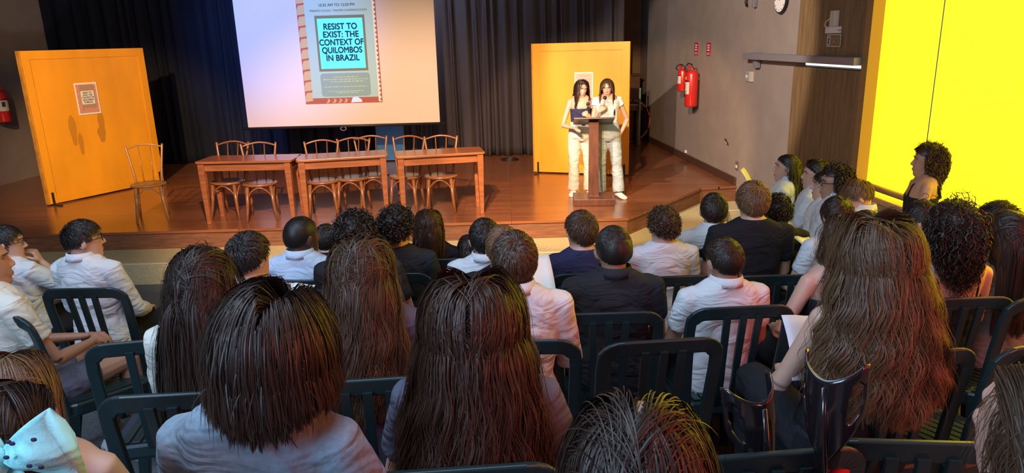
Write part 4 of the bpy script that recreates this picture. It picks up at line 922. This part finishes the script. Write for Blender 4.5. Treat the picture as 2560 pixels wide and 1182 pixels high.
    if glasses:
        gm = m_black; q = M()
        for sx in (-1, 1):
            q.tube([H_((sx * .033 + .0235 * math.cos(a), .0955 - .004 * abs(math.cos(a)), .127 + .0185 * math.sin(a))) for a in np.linspace(0, 2 * PI, 21)], .0018, k=6)
            q.tube([H_((sx * .056, .092, .132)), H_((sx * .078, .05, .132)), H_((sx * .0825, -.01, .134)), H_((sx * .081, -.03, .122))], .0022, k=6)
        q.tube([H_((-.010, .096, .131)), H_((0, .099, .133)), H_((.010, .096, .131))], .0018, k=6); q.build('glasses', gm, r, smooth=True)
    if extra: extra(r, Rm, ht, zp, lean)
    return r

# ------------------------------------------------------------------ plastic chair
m_chair = mat('dark_green_plastic', (0.011, 0.025, 0.027), 0.34, spec=0.5, bump=(300, 0.04))
def plastic_chair():
    r = empty('plastic_chair')
    b = M(); lean = lambda z: -0.185 - 0.10 * max(0, (z - .42) / .43) - 0.02 * max(0, (z - .6) / .25)
    # outer frame: two posts and the top rail as one bent flat bar
    out = []
    for t in np.linspace(0, 1, 9): out.append((-0.178 - 0.014 * t, .40 + .36 * t))
    for a in np.linspace(180, 90, 7)[1:]: out.append((-0.132 + .060 * math.cos(R(a)), .775 + .060 * math.sin(R(a)) + .006))
    half = out; full_ = half + [(-x, z) for x, z in reversed(half[:-1])] if abs(half[-1][0]) < 1e-6 else half + [(-x, z) for x, z in reversed(half)]
    rings = []; n = len(full_)
    for i, (x, z) in enumerate(full_):
        p = Vector((x, 0, z)); q0 = Vector((full_[max(i - 1, 0)][0], 0, full_[max(i - 1, 0)][1])); q1 = Vector((full_[min(i + 1, n - 1)][0], 0, full_[min(i + 1, n - 1)][1])); T = (q1 - q0).normalized()
        s = Vector((T.z, 0, -T.x)); wd = .021 + (.006 if z > .8 else 0); bow = -0.03 * (1 - (x / .19) ** 2) if z > .5 else 0
        ring = []
        for cx, cy in ((-1, -.6), (-1, .6), (-.8, 1), (.8, 1), (1, .6), (1, -.6), (.8, -1), (-.8, -1)):
            pp = p + s * (cx * wd); ring.append((pp.x, lean(pp.z) + bow + cy * .011, pp.z))
        rings.append(ring)
    b.loft(rings)
    for sx in (-1, 0, 1):
        rg_ = []
        for t in np.linspace(0, 1, 7):
            z = .42 + .41 * t; x = sx * (.052 + .010 * t); bow = -0.03 * (1 - (x / .19) ** 2) * min(1, max(0, (z - .42) / .1)); rg_.append([(x + cx * .0135, lean(z) + bow + cy * .008, z) for cx, cy in ((-1, -1), (1, -1), (1, 1), (-1, 1))])
        b.loft(rg_)
    b.build('backrest', m_chair, r, smooth=False, bevel=.003)
    s = M(); ring = lambda k, z: [(x * k, y * k + .01, z) for x, y in rrect(.41, .41, .06)]
    s.loft([ring(.95, .385), ring(1.0, .40), ring(1.0, .435), ring(.97, .445), ring(.84, .437)])
    for i in range(9): s.box((-.156 + i * .039, .012, .441), (.030, .34, .008))
    s.build('seat', m_chair, r, bevel=.002)
    for sx in (-1, 1):
        for sy in (-1, 1):
            q = []
            for z, k, wd in ((.40, .172, .026), (.20, .188, .022), (0.0, .205, .017)):
                yy = sy * (k if sy > 0 else k + .005); q.append([(sx * k + cx * wd, yy + .01 + cy * wd, z) for cx, cy in ((-1, -1), (1, -1), (1, 1), (-1, 1))])
            M().loft(q).build('leg', m_chair, r, bevel=.004)
    return r

# ------------------------------------------------------------------ chairs of the hall
_ch = plastic_chair(); _used = [False]; CHAIRS = 'plastic audience chairs'
def chair(x, y, yaw, label):
    o = _ch if not _used[0] else copy_tree(_ch); _used[0] = True
    o.location = (x, y, fl(y)); o.rotation_euler = (Matrix.Rotation(-math.atan(SLOPE), 3, 'X') @ Matrix.Rotation(R(yaw), 3, 'Z')).to_euler()
    return tag(o, label, 'chair', CHAIRS)
for c in (((0.348, 2.672, 1), 'dark green plastic chair holding the crew cut boy in black shirt'),
          ((0.842, 2.708, 4), 'plastic chair behind the boy in white polo, three slats over his back'),
          ((0.436, 2.297, 7), 'empty dark green plastic chair directly behind the crew cut boy'),
          ((0.741, 3.321, 3), 'plastic chair behind the curly haired boy in white tee'),
          ((-2.057, 3.427, -2), 'black plastic chair holding the boy with glasses in white shirt'),
          ((-1.986, 2.920, -28), 'plastic chair at the left edge, turned toward the aisle'),
          ((-1.338, 2.462, 14), 'empty plastic chair left of the girl in cream top'),
          ((-0.944, 1.931, 4), 'plastic chair behind the girl in cream top, right of the empty one'),
          ((-0.447, 2.002, 6), 'plastic chair behind the long wavy haired girl in the centre'),
          ((-0.144, 1.451, 5), 'plastic chair with glossy top rail at the bottom edge, centre'),
          ((1.136, 2.108, 8), 'plastic chair behind the girl with big wavy brown hair'),
          ((1.724, 2.746, 0), 'plastic chair behind the bare backed curly haired woman'),
          ((0.893, 1.511, -8), 'empty plastic chair nearest the crutches at lower right'),
          ((1.502, 2.150, 20), 'empty plastic chair with yellow lit seat at right edge'),
          ((1.991, 2.733, 14), 'plastic chair behind the straight haired girl in grey tee'),
          ((1.219, 3.274, -2), 'plastic chair behind the broad boy in black tee'),
          ((0.496, 1.481, 6), 'empty plastic chair behind the left crutch'),
          ((0.023, 2.344, -3), 'plastic chair around the bowl cut boy in white shirt')):
    chair(*c[0], c[1])

# ------------------------------------------------------------------ audience, front rows first
SH = 'kind'
def short(col, **k): return dict(kind='short', col=col, **k)
def long_(col, **k): return dict(kind='long', col=col, **k)
def curly(col, **k): return dict(kind='curly', col=col, **k)
seat = {}
def aud(key, label, pos, seatlabel=None, yaw=0, **k):
    k.setdefault('group', None); r = person(label, pos, R(yaw), seed=len(seat) * 7 + 3, **k); seat[key] = r
    if seatlabel: chair(r.location.x, r.location.y + .0, yaw, seatlabel)
    return r
aud('A1', 'boy with short dark hair in white shirt beside the stage corner', (1.184, 4.050, 1.667), 'black plastic chair under the boy in white shirt by the stage corner', top='shirt', topc='white', yaw=4, head=(-14, 0, 0), hair=short('dark', top=.05, sides=.022, lift=.35))
aud('A2', 'broad boy with tousled light brown hair in black tee', (1.326, 3.800, 1.778), None, top='tee', topc='black', w=1.12, hair=short('light', top=.06, sides=.035, lift=.55, messy=.4, vol=.02))
aud('A3', 'boy with short curly dark hair in black beside the broad boy', (1.599, 4.150, 1.624), 'plastic chair under the dark curly boy beside the broad boy', top='tee', topc='black', hair=curly('black', N=1100, L=.032, rad=.005, turns=1.6, swell=.006), yaw=-3)
aud('A4', 'dark bowl haired student in white shirt in front of the girl with bare arm', (1.769, 3.750, 1.693), 'plastic chair of the dark bowl haired student', top='tee', topc='white', hair=short('dark', top=.085, sides=.075, lift=.15, vol=.014, nape=-30), yaw=20, head=(-12, 0, 0))
aud('A5', 'student with dark hair bun low behind the looking down boy', (1.702, 3.300, 1.733), 'plastic chair of the student with the hair bun', top='tee', topc='white', skin='tan', hair=long_('dark', drop=.12, vol=.006, N=1600, K=12), yaw=10)
aud('A19', 'girl with long straight reddish brown hair in the front row', (-0.474, 3.950, 1.645), 'plastic chair of the girl with straight reddish hair', fem=True, top='tee', topc='black', w=.92, hair=long_('red', drop=.36, vol=.014, part=None, N=4500, width=0.0017, wave=.003, clumps=220, cl=0.35), yaw=-4)
aud('A20', 'boy with curly black hair in black tee left of the reddish haired girl', (-0.600, 3.550, 1.741), 'plastic chair of the curly boy in black tee', top='tee', topc='charcoal', hair=curly('black', N=1200, L=.05, rad=.007, turns=1.6, grav=.2, swell=.012, nape=-30), yaw=-3, head=(-18, 0, 0))
aud('A21', 'student with big wavy black hair in dark tee in front of the wavy haired girl', (-0.727, 3.200, 1.802), 'plastic chair of the student with big black hair', top='tee', topc='charcoal', hair=curly('black', N=1500, L=.07, rad=.010, turns=1.3, grav=.5, swell=.016), yaw=0)
aud('A21b', 'small dark haired student half hidden beside the dark skinned boy', (-1.137, 4.200, 1.508), 'plastic chair of the half hidden dark haired student', top='tee', topc='black', hair=short('black', top=.05, sides=.04), yaw=0)
aud('A22', 'dark skinned boy with cropped black hair in pale blue shirt', (-1.063, 3.450, 1.745), 'plastic chair of the boy in pale blue shirt', top='shirt', topc='blue_white', skin='dark', yaw=-8, head=(-32, 0, 0), hair=short('black', top=.012, sides=.010, lift=.5, N=3000, K=4, vol=.003, nape=-28, front=36))
aud('A29', 'boy with black framed glasses in white shirt looking right', (-2.265, 3.620, 1.711), None, top='shirt', topc='white', yaw=-12, head=(-42, 0, 0), glasses=True, face=True, vox=.006, hair=short('black', top=.055, sides=.014, lift=.4, nape=-24, comb=(.1, .9, 0), vol=.018))
aud('A30', 'boy at left edge in white tee with hand at his mouth', (-2.863, 3.880, 1.636), 'plastic chair of the boy with hand at his mouth', top='tee', topc='white', yaw=-18, head=(-48, -4, 0), face=True, vox=.006, glasses=True, hair=short('black', top=.05, sides=.03, lift=.4, nape=-28),
    arms={-1: ((-.225, .05, .72), (-.05, .28, .66), (.6, .7, 0), (0, 0, -1)), 1: ((.25, .17, .78), (.085, .105, .995), (-.22, -.22, .92), (-.75, -.45, -.3), 1.25)})
aud('A12', 'boy with tight curly brown hair in white tee', (0.822, 3.720, 1.665), None, top='tee', topc='white', yaw=3, head=(12, 0, 0), hair=curly('brown', N=1500, L=.034, rad=.0048, turns=2.2, grav=.05, swell=.012, nape=-30, width=.0024))
aud('A14', 'boy with brown hair in navy tee', (0.350, 3.420, 1.734), 'plastic chair of the boy in navy tee', top='tee', topc='navy', yaw=6, head=(16, 0, 0), hair=short('brown', top=.055, sides=.03, lift=.5, messy=.35, vol=.016))
aud('A18', 'boy with dark hair in white shirt turned right, in front of the bowl cut boy', (-0.129, 3.350, 1.727), 'plastic chair of the dark haired boy in front of the bowl cut boy', top='shirt', topc='white', yaw=-6, head=(18, 0, 0), hair=short('black', top=.05, sides=.03, lift=.4))
aud('A35', 'girl with long dark hair half hidden left of the dark haired boy', (-0.239, 3.950, 1.489), 'plastic chair of the half hidden long haired girl', top='tee', topc='black', w=.9, hair=long_('dark', drop=.34, N=1500, K=14, width=.004))
aud('A8', 'boy with short dark hair turned left in front of the curly haired woman', (2.063, 3.450, 1.733), 'plastic chair of the boy turned left at right', top='tee', topc='black', yaw=10, head=(42, 0, 0), face=True, hair=short('black', top=.055, sides=.03, lift=.35, comb=(0, 1, 0)))
aud('A10', 'boy with spiky dark hair and glasses in black at right edge', (2.502, 3.500, 1.699), 'plastic chair of the boy with glasses at right edge', top='tee', topc='black', yaw=16, head=(46, -6, 0), face=True, glasses=True, skin='tan', hair=short('black', top=.085, sides=.03, lift=.6, comb=(0, 1.4, 0), messy=.4, vol=.03))
aud('A9', 'woman with big curly dark hair and bare back in black strap top', (1.761, 2.740, 1.877), None, fem=True, top='cami', topc='black', w=.98, yaw=4, hair=curly('dark', N=4200, K=26, L=.165, rad=.009, turns=3.4, grav=1.15, swell=.028, width=.0018, spread=.7, zdrop=.35))
aud('A13', 'boy with crew cut in black collared shirt', (0.414, 2.780, 1.827), None, top='polo', topc='charcoal', yaw=0, skin='tan', w=1.05, head=(4, 0, 0), hair=short('black', top=.016, sides=.008, lift=.6, N=4200, K=4, vol=.004, width=.0012, nape=-27))
aud('A15', 'boy with short cropped dark hair in white polo', (0.861, 2.750, 1.773), None, top='polo', topc='white', yaw=6, skin='tan', head=(14, 0, 0), hair=short('dark', top=.024, sides=.014, lift=.45, N=3600, K=5, vol=.006, width=.0015, nape=-28))
aud('A16', 'boy with glossy brown bowl cut hair in white shirt', (0.005, 2.420, 1.906), None, top='shirt', topc='white', yaw=4, head=(-8, 0, 0), hair=short('brown', top=.085, sides=.055, lift=.2, vol=.016, N=4200, K=9, width=.0017, nape=-26, swirl=.9, messy=.12, clumps=90, cl=.5))
aud('A17', 'student with greyish brown hair in black hidden before the bowl cut boy', (-0.040, 3.000, 1.780), 'plastic chair of the greyish brown haired student', top='tee', topc='black', hair=short('light', top=.055, sides=.03, lift=.4))
aud('A23', 'pale boy with thick black hair between two long haired girls', (-1.094, 2.820, 1.825), 'plastic chair of the pale boy with thick black hair', top='tee', topc='white', yaw=-4, head=(-22, 0, 0), hair=short('black', top=.055, sides=.026, lift=.5, messy=.4, vol=.02, nape=-28))
aud('A31', 'girl at left edge in cream tee and shorts with clasped hands', (-2.168, 2.800, 1.848), None, fem=True, top='tee', topc='cream', pants='shorts', legclip=.62, shoes='w', w=.94, yaw=-30, head=(-28, 0, 0), face=True, vox=.006, skin='tan', hair=long_('dark', drop=.24, vol=.02, wave=.006, N=2600),
    arms={-1: ((-.22, .06, .70), (-.035, .33, .66), (.45, .85, -.1), (.35, -.2, -.9), 1.1), 1: ((.22, .06, .70), (.05, .32, .655), (-.35, .9, -.1), (-.5, -.2, -.8), 1.2)})
aud('A6', 'girl with long dark wavy hair and bare left arm in black', (1.373, 2.850, 1.825), 'plastic chair of the girl with bare left arm', fem=True, top='tank', topc='black', w=.92, yaw=14, hair=long_('brown', drop=.46, vol=.018, wave=.008, N=4500, K=22, part=.02, width=0.0017, clumps=220, cl=0.35),
    arms={-1: ((-.27, -.03, .74), (-.10, .26, .64), (.5, .85, -.15), (0, -.15, -1)), 1: ((.225, .03, .72), (.10, .25, .64), (-.5, .85, -.2), (0, -.15, -1))})
aud('A11', 'girl with long straight dark hair in grey tee at right edge', (2.141, 2.950, 1.802), None, fem=True, top='tee', topc='grey', w=.95, yaw=8, hshift=-.05, head=(10, 0, 0), hair=long_('dark', drop=.40, vol=.012, N=4500, part=None, width=0.0017, flare=.05, clumps=220, cl=0.35))
aud('A24', 'girl with long wavy brown hair lit red, centre row', (-0.478, 2.160, 1.972), None, fem=True, top='tee', topc='plum', w=.94, yaw=-3, hair=long_('brown', drop=.40, vol=.034, wave=.013, wfreq=2.6, N=14000, K=22, width=0.0012, flare=.22, part=.0, clumps=560, cl=0.38))
aud('A25', 'girl with long straight dark brown hair in cream top', (-0.924, 2.020, 1.992), None, fem=True, top='long', topc='cream', w=.93, yaw=-5, hair=long_('dark', drop=.52, vol=.022, wave=.004, N=14000, K=22, width=0.0012, flare=.12, part=.012, clumps=560, cl=0.38))
aud('A7', 'girl with very big wavy brown hair in black outfit', (1.082, 2.040, 2.009), None, fem=True, top='tank', topc='sparkle', w=.86, yaw=6, hair=long_('golden', drop=.40, vol=.064, wave=.016, wfreq=3.2, N=18000, K=24, width=0.00095, flare=.44, part=None, clumps=700, cl=0.38, fly=.05))
aud('A26', 'girl with straight dark hair in pale blue grey tee, foreground', (-0.443, 1.210, 2.128), 'plastic chair of the girl in pale blue grey tee', fem=True, top='tee', topc='greyblue', w=.88, yaw=-6, hshift=.05, hair=long_('dark', drop=.03, vol=.040, N=18000, K=24, width=0.00095, flare=0.28, part=.018, clumps=700, cl=0.38))
aud('A27', 'girl with long wavy dark hair in slate blue top, foreground centre', (-0.090, 1.460, 2.066), None, fem=True, top='tee', topc='slate', w=.88, yaw=-2, hair=long_('red', drop=.35, vol=.046, wave=.012, wfreq=2.6, N=18000, K=24, width=0.00095, flare=.30, part=None, clumps=700, cl=0.38, fly=.05))
aud('A28', 'dark haired person at bottom edge showing a centre parting', (0.150, 0.780, 2.133), 'plastic chair of the person with centre parting', top='tee', topc='plum', yaw=-14, hair=long_('dark', drop=.35, vol=.020, N=18000, K=24, width=0.00095, flare=.12, part=.0, clumps=700, cl=0.38, fly=.06))
def bow(r, Rm, ht, zp, lean):
    mb = cloth('turquoise_cotton', (0.30, 0.72, 0.72))
    c = Rm @ Vector((.112, -.114, .168)) + ht
    e = empty('hair_bow', c); e.parent = r
    for sx, tilt in ((1, 16), (-1, 4)):
        q = M(); n = 9; rings = []
        for i in range(n):
            t = i / (n - 1); hw = .012 + .050 * t ** .8; th = .010 + .022 * math.sin(PI * min(1, t * 1.02)) * .9 + .002; ring = []
            for j in range(16):
                a = 2 * PI * j / 16; x = sx * (.008 + .098 * t + .008 * math.cos(a) * t); zz = hw * math.sin(a) * (1 + .12 * math.sin(3 * a) * t); yy = th * math.cos(a) * (1 + .4 * math.sin(4 * a + sx))
                v = Euler((0, R(-tilt * sx), R(12 * sx))).to_matrix() @ Vector((x, yy - .02 * t, zz)); ring.append(v)
            rings.append(ring)
        q.loft(rings).build('bow_loop', mb, e, smooth=True)
        tl = M(); tl.tube([(0, 0, 0), (sx * .03, -.01, -.05), (sx * .07, -.012, -.10)], [.012, .024, .034], [.005, .005, .004], k=10, up=(0, -1, 0)).build('bow_tail', mb, e, smooth=True)
    M().ell((0, -.014, 0), (.020, .018, .024)).build('bow_knot', mb, e, smooth=True)
    rgb = random.Random(4)
    for _ in range(9):
        sx = rgb.choice((-1, 1)); x = sx * rgb.uniform(.04, .11); z = rgb.uniform(-.03, .04); M().ell((x, -.040, z + .3 * x * sx), (.005, .003, .003), k=6, m=4).build('printed_spot', CL['navy'], e)
    e['label'] = 'turquoise fabric hair bow with small dark print'
aud('A33', 'girl with brown hair and bare shoulder in the lower left corner', (-1.009, 1.300, 1.989), 'plastic chair of the girl with bare shoulder at lower left', fem=True, top='cami', topc='black', w=.95, yaw=4, head=(6, 0, 0), hair=long_('light', drop=.17, vol=.02, N=9000, width=.001, clumps=300, cl=.35))
aud('A32', 'dark haired girl with big turquoise bow in the lower left corner', (-0.798, 0.980, 2.080), 'plastic chair of the girl with turquoise bow', fem=True, top='tank', topc='black', w=.92, yaw=-6, head=(-4, -6, 0), hair=long_('dark', drop=.085, vol=.012, N=9000, K=14, width=.001, fly=.06, clumps=300, cl=.35, part=None), extra=bow)
aud('A34', 'brown haired girl cut off by the lower right corner', (0.792, 0.950, 2.082), 'plastic chair of the girl at the lower right corner', fem=True, top='tee', topc='black', w=.92, yaw=10, head=(18, 0, 0), hair=long_('brown', drop=.34, vol=.03, N=9000, K=20, width=0.001, wave=.006, flare=.2, clumps=300, cl=0.35))

# students on the right, turned to the stage in profile
def lanyard(r, Rm, ht, zp, lean):
    q = M(); 
    for sx in (-1, 1): q.tube([(sx * .062, -.085 - lean * .5, zp + .548), (sx * .074, .015 - lean * .5, zp + .535), (sx * .062, .095 - lean * .4, zp + .45), (sx * .030, .128 - lean * .3, zp + .32), (0, .132 - lean * .2, zp + .18)], .004, k=6)
    q.build('lanyard', CL['navy'], r, smooth=True)
LAP = {-1: ((-.225, .05, .74), (-.08, .30, .66), (.4, .9, -.1), (0, -.15, -1)), 1: ((.225, .05, .74), (.10, .28, .66), (-.3, .9, -.1), (0, -.15, -1))}
aud('P1', 'girl in white blouse with long black hair and navy lanyard in profile', (2.401, 6.100, 1.541), 'chair of the girl with the lanyard at the right wall', yaw=62, head=(16, 2, 0), fem=True, top='shirt', topc='white', w=.9, face=True, vox=.006, arms={-1: ((-.225, .10, .76), (-.12, .17, .90), (0, .5, .7), (.7, .3, -.3), 1.2), 1: LAP[1]}, hair=long_('black', drop=.26, vol=.010, part=.0, N=2600, front=34), extra=lanyard)
aud('P2', 'woman in white shirt with wavy dark bob in profile', (2.473, 5.680, 1.555), 'chair of the woman with wavy bob at the right wall', yaw=60, head=(20, 0, 0), fem=True, top='rolled', topc='white', w=.95, face=True, vox=.006, arms=LAP, hair=long_('black', drop=.19, vol=.026, wave=.010, part=-.01, N=2400, flare=.15, front=34))
aud('P5', 'student in white shirt hidden behind the curly girl with glasses', (2.402, 5.320, 1.533), 'chair of the student hidden behind the curly girl', yaw=60, head=(14, 0, 0), top='shirt', topc='white', face=True, vox=.006, arms=LAP, hair=short('black', top=.05, sides=.03))
aud('P3', 'girl in white shirt with curly hair and glasses in profile', (2.300, 4.950, 1.634), 'chair of the curly girl with glasses at the right wall', yaw=58, head=(22, -2, 0), fem=True, top='rolled', topc='white', skin='tan', w=.92, face=True, vox=.006, glasses=True, arms=LAP, hair=curly('dark', N=1800, K=24, L=.12, rad=.008, turns=3, grav=.9, swell=.014, zdrop=.3, front=36))
aud('P4', 'boy with light brown hair in cream shirt looking down by the handrail', (2.299, 4.550, 1.629), 'chair of the boy looking down by the handrail', yaw=54, head=(18, -24, 0), top='shirt', topc='white', face=True, vox=.006, arms=LAP, hair=short('light', top=.06, sides=.03, lift=.4, messy=.3, vol=.018, nape=-26))
def tattoo(r, Rm, ht, zp, lean):
    q = M(); el = Vector((-.235, .02, zp + .22)); s0 = Vector((-.158, -lean * .47, zp + .468))
    for k in range(4):
        c = s0.lerp(el, .22 + .14 * k) + Vector((-.047, 0, 0)); a0 = k * 1.1
        q.tube([c + Vector((.004 * abs(math.sin(a)), (.022 - .003 * k) * math.cos(a), (.020 - .002 * k) * math.sin(a))) for a in np.linspace(a0, a0 + 1.7 * PI, 14)], .0022, k=5)
    q.build('tattoo', mat('tattoo_ink', (0.10, 0.07, 0.06), .7), r, smooth=True)
person('woman standing with curly auburn hair, black tank top and tattooed arm', (2.939, 4.950, 1.760), R(64), pose='stand', zpo=.74, lean=.04, head=(4, 0, 0), fem=True, top='tank', topc='black', w=.96, skin='tan', face=True, vox=.006, seed=91,
    arms={-1: ((-.235, .02, .96), (-.20, .14, .74), (.2, .3, -.9), (1, 0, 0)), 1: ((.235, .02, .96), (.20, .14, .74), (-.2, .3, -.9), (-1, 0, 0))},
    legs={-1: ((-.09, 0, .72), (-.10, .17, .44), (-.10, .05, .09), (-.1, 1, 0)), 1: ((.09, 0, .72), (.10, .17, .44), (.11, .05, .09), (.1, 1, 0))},
    hair=curly('red', N=3600, K=26, L=.14, rad=.0085, turns=3.4, grav=.95, swell=.022, width=.0018, zdrop=.45, front=36), extra=tattoo)

# ------------------------------------------------------------------ the two speakers on the stage
g1 = person('speaker girl with wavy dark hair, navy camisole and off white trousers', (0.950, 9.420, 2.030), R(180), pose='stand', floor=ZS, sl=0, lean=.02, head=(16, -13, -3), top='cami', topc='navy', pants='offwhite', shoes='w', w=.9, fem=True, face='down', vox=.005, seed=51,
    arms={1: ((.255, .03, 1.00), (.13, .24, .985), (-.5, .8, .0), (0, 0, -1), .5), -1: ((-.215, .09, 1.00), (-.10, .235, 1.12), (.55, .35, .55), (.55, -.65, -.1), 1.45)},
    legs={-1: ((-.09, 0, .845), (-.11, .03, .46), (-.12, .0, .088), (-.1, 1, 0)), 1: ((.09, 0, .845), (.10, .02, .46), (.10, -.03, .088), (.25, 1, 0))},
    hair=long_('dark', drop=.46, vol=.026, wave=.011, wfreq=3.5, N=4500, K=24, part=.0, width=.0016, front=44, clumps=220))
g2 = person('speaker girl with long straight brown hair, white top and pale jeans', (1.281, 9.300, 2.042), R(180), pose='stand', floor=ZS, sl=0, lean=.02, head=(-12, -13, 2), top='crop', topc='white', pants='denim', shoes='w', w=.92, fem=True, face='down', vox=.005, seed=52,
    arms={1: ((.215, .07, 1.04), (.135, .185, 1.20), (-.55, .25, .5), (-.5, -.75, -.1), 1.45), -1: ((-.285, -.06, 1.055), (-.175, .03, .86), (.4, .5, -.3), (.8, -.2, .1), .7)},
    legs={-1: ((-.09, 0, .845), (-.13, .07, .46), (-.155, .10, .088), (-.35, 1, 0)), 1: ((.09, 0, .845), (.09, .03, .46), (.08, -.06, .088), (.1, 1, 0))},
    hair=long_('brown', drop=.52, vol=.014, N=4500, K=24, part=.01, width=.0016, front=44, clumps=220))
def mic(a, b, label):
    a, b = Vector(a), Vector(b); d = (a - b).normalized(); r = empty('microphone', b, 0, label, 'microphone')
    L_ = (a - b).length
    M().tube([(0, 0, 0), d * (L_ - .045), d * (L_ - .03)], [.011, .015, .019], k=12).build('handle', m_mich, r, smooth=True)
    M().ell(d * (L_ - .012), (.025, .025, .025)).build('grille', m_black, r, smooth=True)
    M().tube([d * (L_ - .036), d * (L_ - .028)], .021, k=12).build('collar_ring', m_steel, r, smooth=True)
m_mich = mat('microphone_handle', (0.03, 0.03, 0.035), .35)
mic((1.016, 9.170, 1.742), (1.030, 9.200, 1.577), 'black microphone held by the girl with wavy hair')
m_mich = mat('microphone_pale_handle', (0.55, 0.52, 0.48), .3)
mic((1.222, 9.080, 1.824), (1.175, 9.130, 1.621), 'microphone with pale handle held up by the straight haired girl')

# ------------------------------------------------------------------ forearm crutches beside the empty chairs
m_crutch = mat('glossy_black_plastic', (0.012, 0.010, 0.012), .16, coat=.6)
m_grip = mat('red_grip', (0.55, 0.02, 0.03), .5)
def crutch(top, foot, rz, label):
    """forearm crutch: cuff cup on a shaft with a red hand grip and rubber foot; built from the foot up"""
    top, foot = Vector(top), Vector(foot); L_ = (top - foot).length; ax = (top - foot).normalized()
    r = empty('crutch', foot, 0, label, 'crutch'); r.rotation_euler = (Vector((0, 0, 1)).rotation_difference(ax).to_matrix() @ Matrix.Rotation(R(rz), 3, 'Z')).to_euler()
    M().tube([(0, 0, .03), (0, 0, L_ - .26)], .0115, k=12).build('shaft', m_crutch, r, smooth=True)
    M().tube([(0, 0, 0), (0, 0, .012), (0, 0, .05)], [.022, .020, .014], k=12).build('rubber_foot', m_black, r, smooth=True)
    # open cuff: a half cylinder whose rim dips in the middle, with an oval cut-out in each wing
    q = M(); nA, nZ = 33, 17; Rr = .054; A = np.linspace(R(-178), R(-2), nA); V = []; Fs = []
    for off in (0, .004):
        for i in range(nZ):
            for j, a in enumerate(A):
                u = abs(a - R(-90)) / R(88); zt = L_ - .045 + .050 * u ** 1.6 - .020 * max(0, u - .8) * 4; zb = L_ - .235 + .125 * u ** 1.3
                z = zb + (zt - zb) * i / (nZ - 1); rr = (Rr + off) * (1 - .35 * max(0, (L_ - .10 - z) / .14) * (1 - .4 * u)); V.append((rr * math.cos(a) * 1.08, rr * math.sin(a) + .03, z))
    def hole(i, j):
        u = (A[j] + A[j + 1]) / 2 - R(-90); t = (i + .5) / (nZ - 1); return ((abs(u) - R(60)) / R(17)) ** 2 + ((t - .52) / .30) ** 2 < 1
    n = nA * nZ; solid = {}
    for i in range(nZ - 1):
        for j in range(nA - 1):
            if hole(i, j): continue
            a = i * nA + j; qd = (a, a + 1, a + nA + 1, a + nA); Fs += [tuple(n + k for k in qd), qd[::-1]]; solid[(i, j)] = 1
    for (i, j) in list(solid):
        a = i * nA + j
        for (di, dj), (e0, e1) in (((-1, 0), (a, a + 1)), ((1, 0), (a + nA + 1, a + nA)), ((0, -1), (a + nA, a)), ((0, 1), (a + 1, a + nA + 1))):
            if (i + di, j + dj) not in solid: Fs.append((e0, e1, n + e1, n + e0))
    q.add(V, Fs).build('cuff', m_crutch, r, smooth=True)
    M().tube([(0, -.008, L_ - .30), (0, -.020, L_ - .18), (0, -.030, L_ - .06)], [.016, .010, .005], [.014, .008, .004], k=10).build('cuff_rib', m_crutch, r, smooth=True)
    h = M().tube([(0, .0, L_ - .300), (0, .045, L_ - .292), (0, .12, L_ - .272)], [.017, .0165, .019], k=12, round_ends=True).build('grip', m_grip, r, smooth=True)
    M().tube([(0, .124, L_ - .271), (0, .136, L_ - .268)], .0215, k=12).build('grip_end', m_crutch, h, smooth=True)
    M().tube([(0, 0, L_ - .33), (0, 0, L_ - .275)], .017, k=12).build('grip_joint', m_crutch, r, smooth=True)
crutch((0.497, 1.360, 1.849), (0.64, 1.29, fl(1.29) + .004), 22, 'black forearm crutch at left, standing against an empty chair')
crutch((0.623, 1.280, 1.937), (0.63, 1.22, fl(1.22) + .004), -48, 'black forearm crutch at right with red grip')

# ------------------------------------------------------------------ loose sheets of paper
def sheet(p, rx, ry, rz, label, m=m_paper, w=.15, h=.21):
    n = 6; V = []; Fs = []
    for i in range(n + 1):
        for j in range(n + 1):
            x, y = (j / n - .5) * w, (i / n - .5) * h; V.append((x, y, .012 * math.sin(PI * i / n) + .006 * math.sin(2 * PI * j / n)))
    for i in range(n):
        for j in range(n): a = i * (n + 1) + j; Fs.append((a, a + 1, a + n + 2, a + n + 1))
    o = M().add(V, Fs).build('paper_sheet', m, None, smooth=True); s = o.modifiers.new('thickness', 'SOLIDIFY'); s.thickness = .0008
    o.location = p; o.rotation_euler = (R(rx), R(ry), R(rz)); return tag(o, label, 'paper')
m_pinkpaper = mat('pinkish_paper', (0.70, 0.58, 0.60), .8)
sheet((2.095, 6.180, 1.303), 62, 0, 60, 'white sheet held up by the girl with the lanyard')
sheet((2.142, 5.250, 1.094), 40, 20, 40, 'white sheet on the lap of the woman with wavy bob', w=.19, h=.27)
sheet((0.940, 2.120, 1.562), 60, 10, 20, 'pinkish sheet held by the girl with big wavy hair', m_pinkpaper)
sheet((1.742, 3.950, 1.330), 30, 10, 30, 'yellow lit sheet on the lap of a student behind the broad boy')
sheet((0.100, 2.950, 1.550), 45, 0, 10, 'white sheet between the bowl cut boy and the navy tee boy')
sheet((-0.839, 2.620, 1.594), 50, 0, -20, 'small white sheet in front of the straight haired girl', w=.10, h=.13)
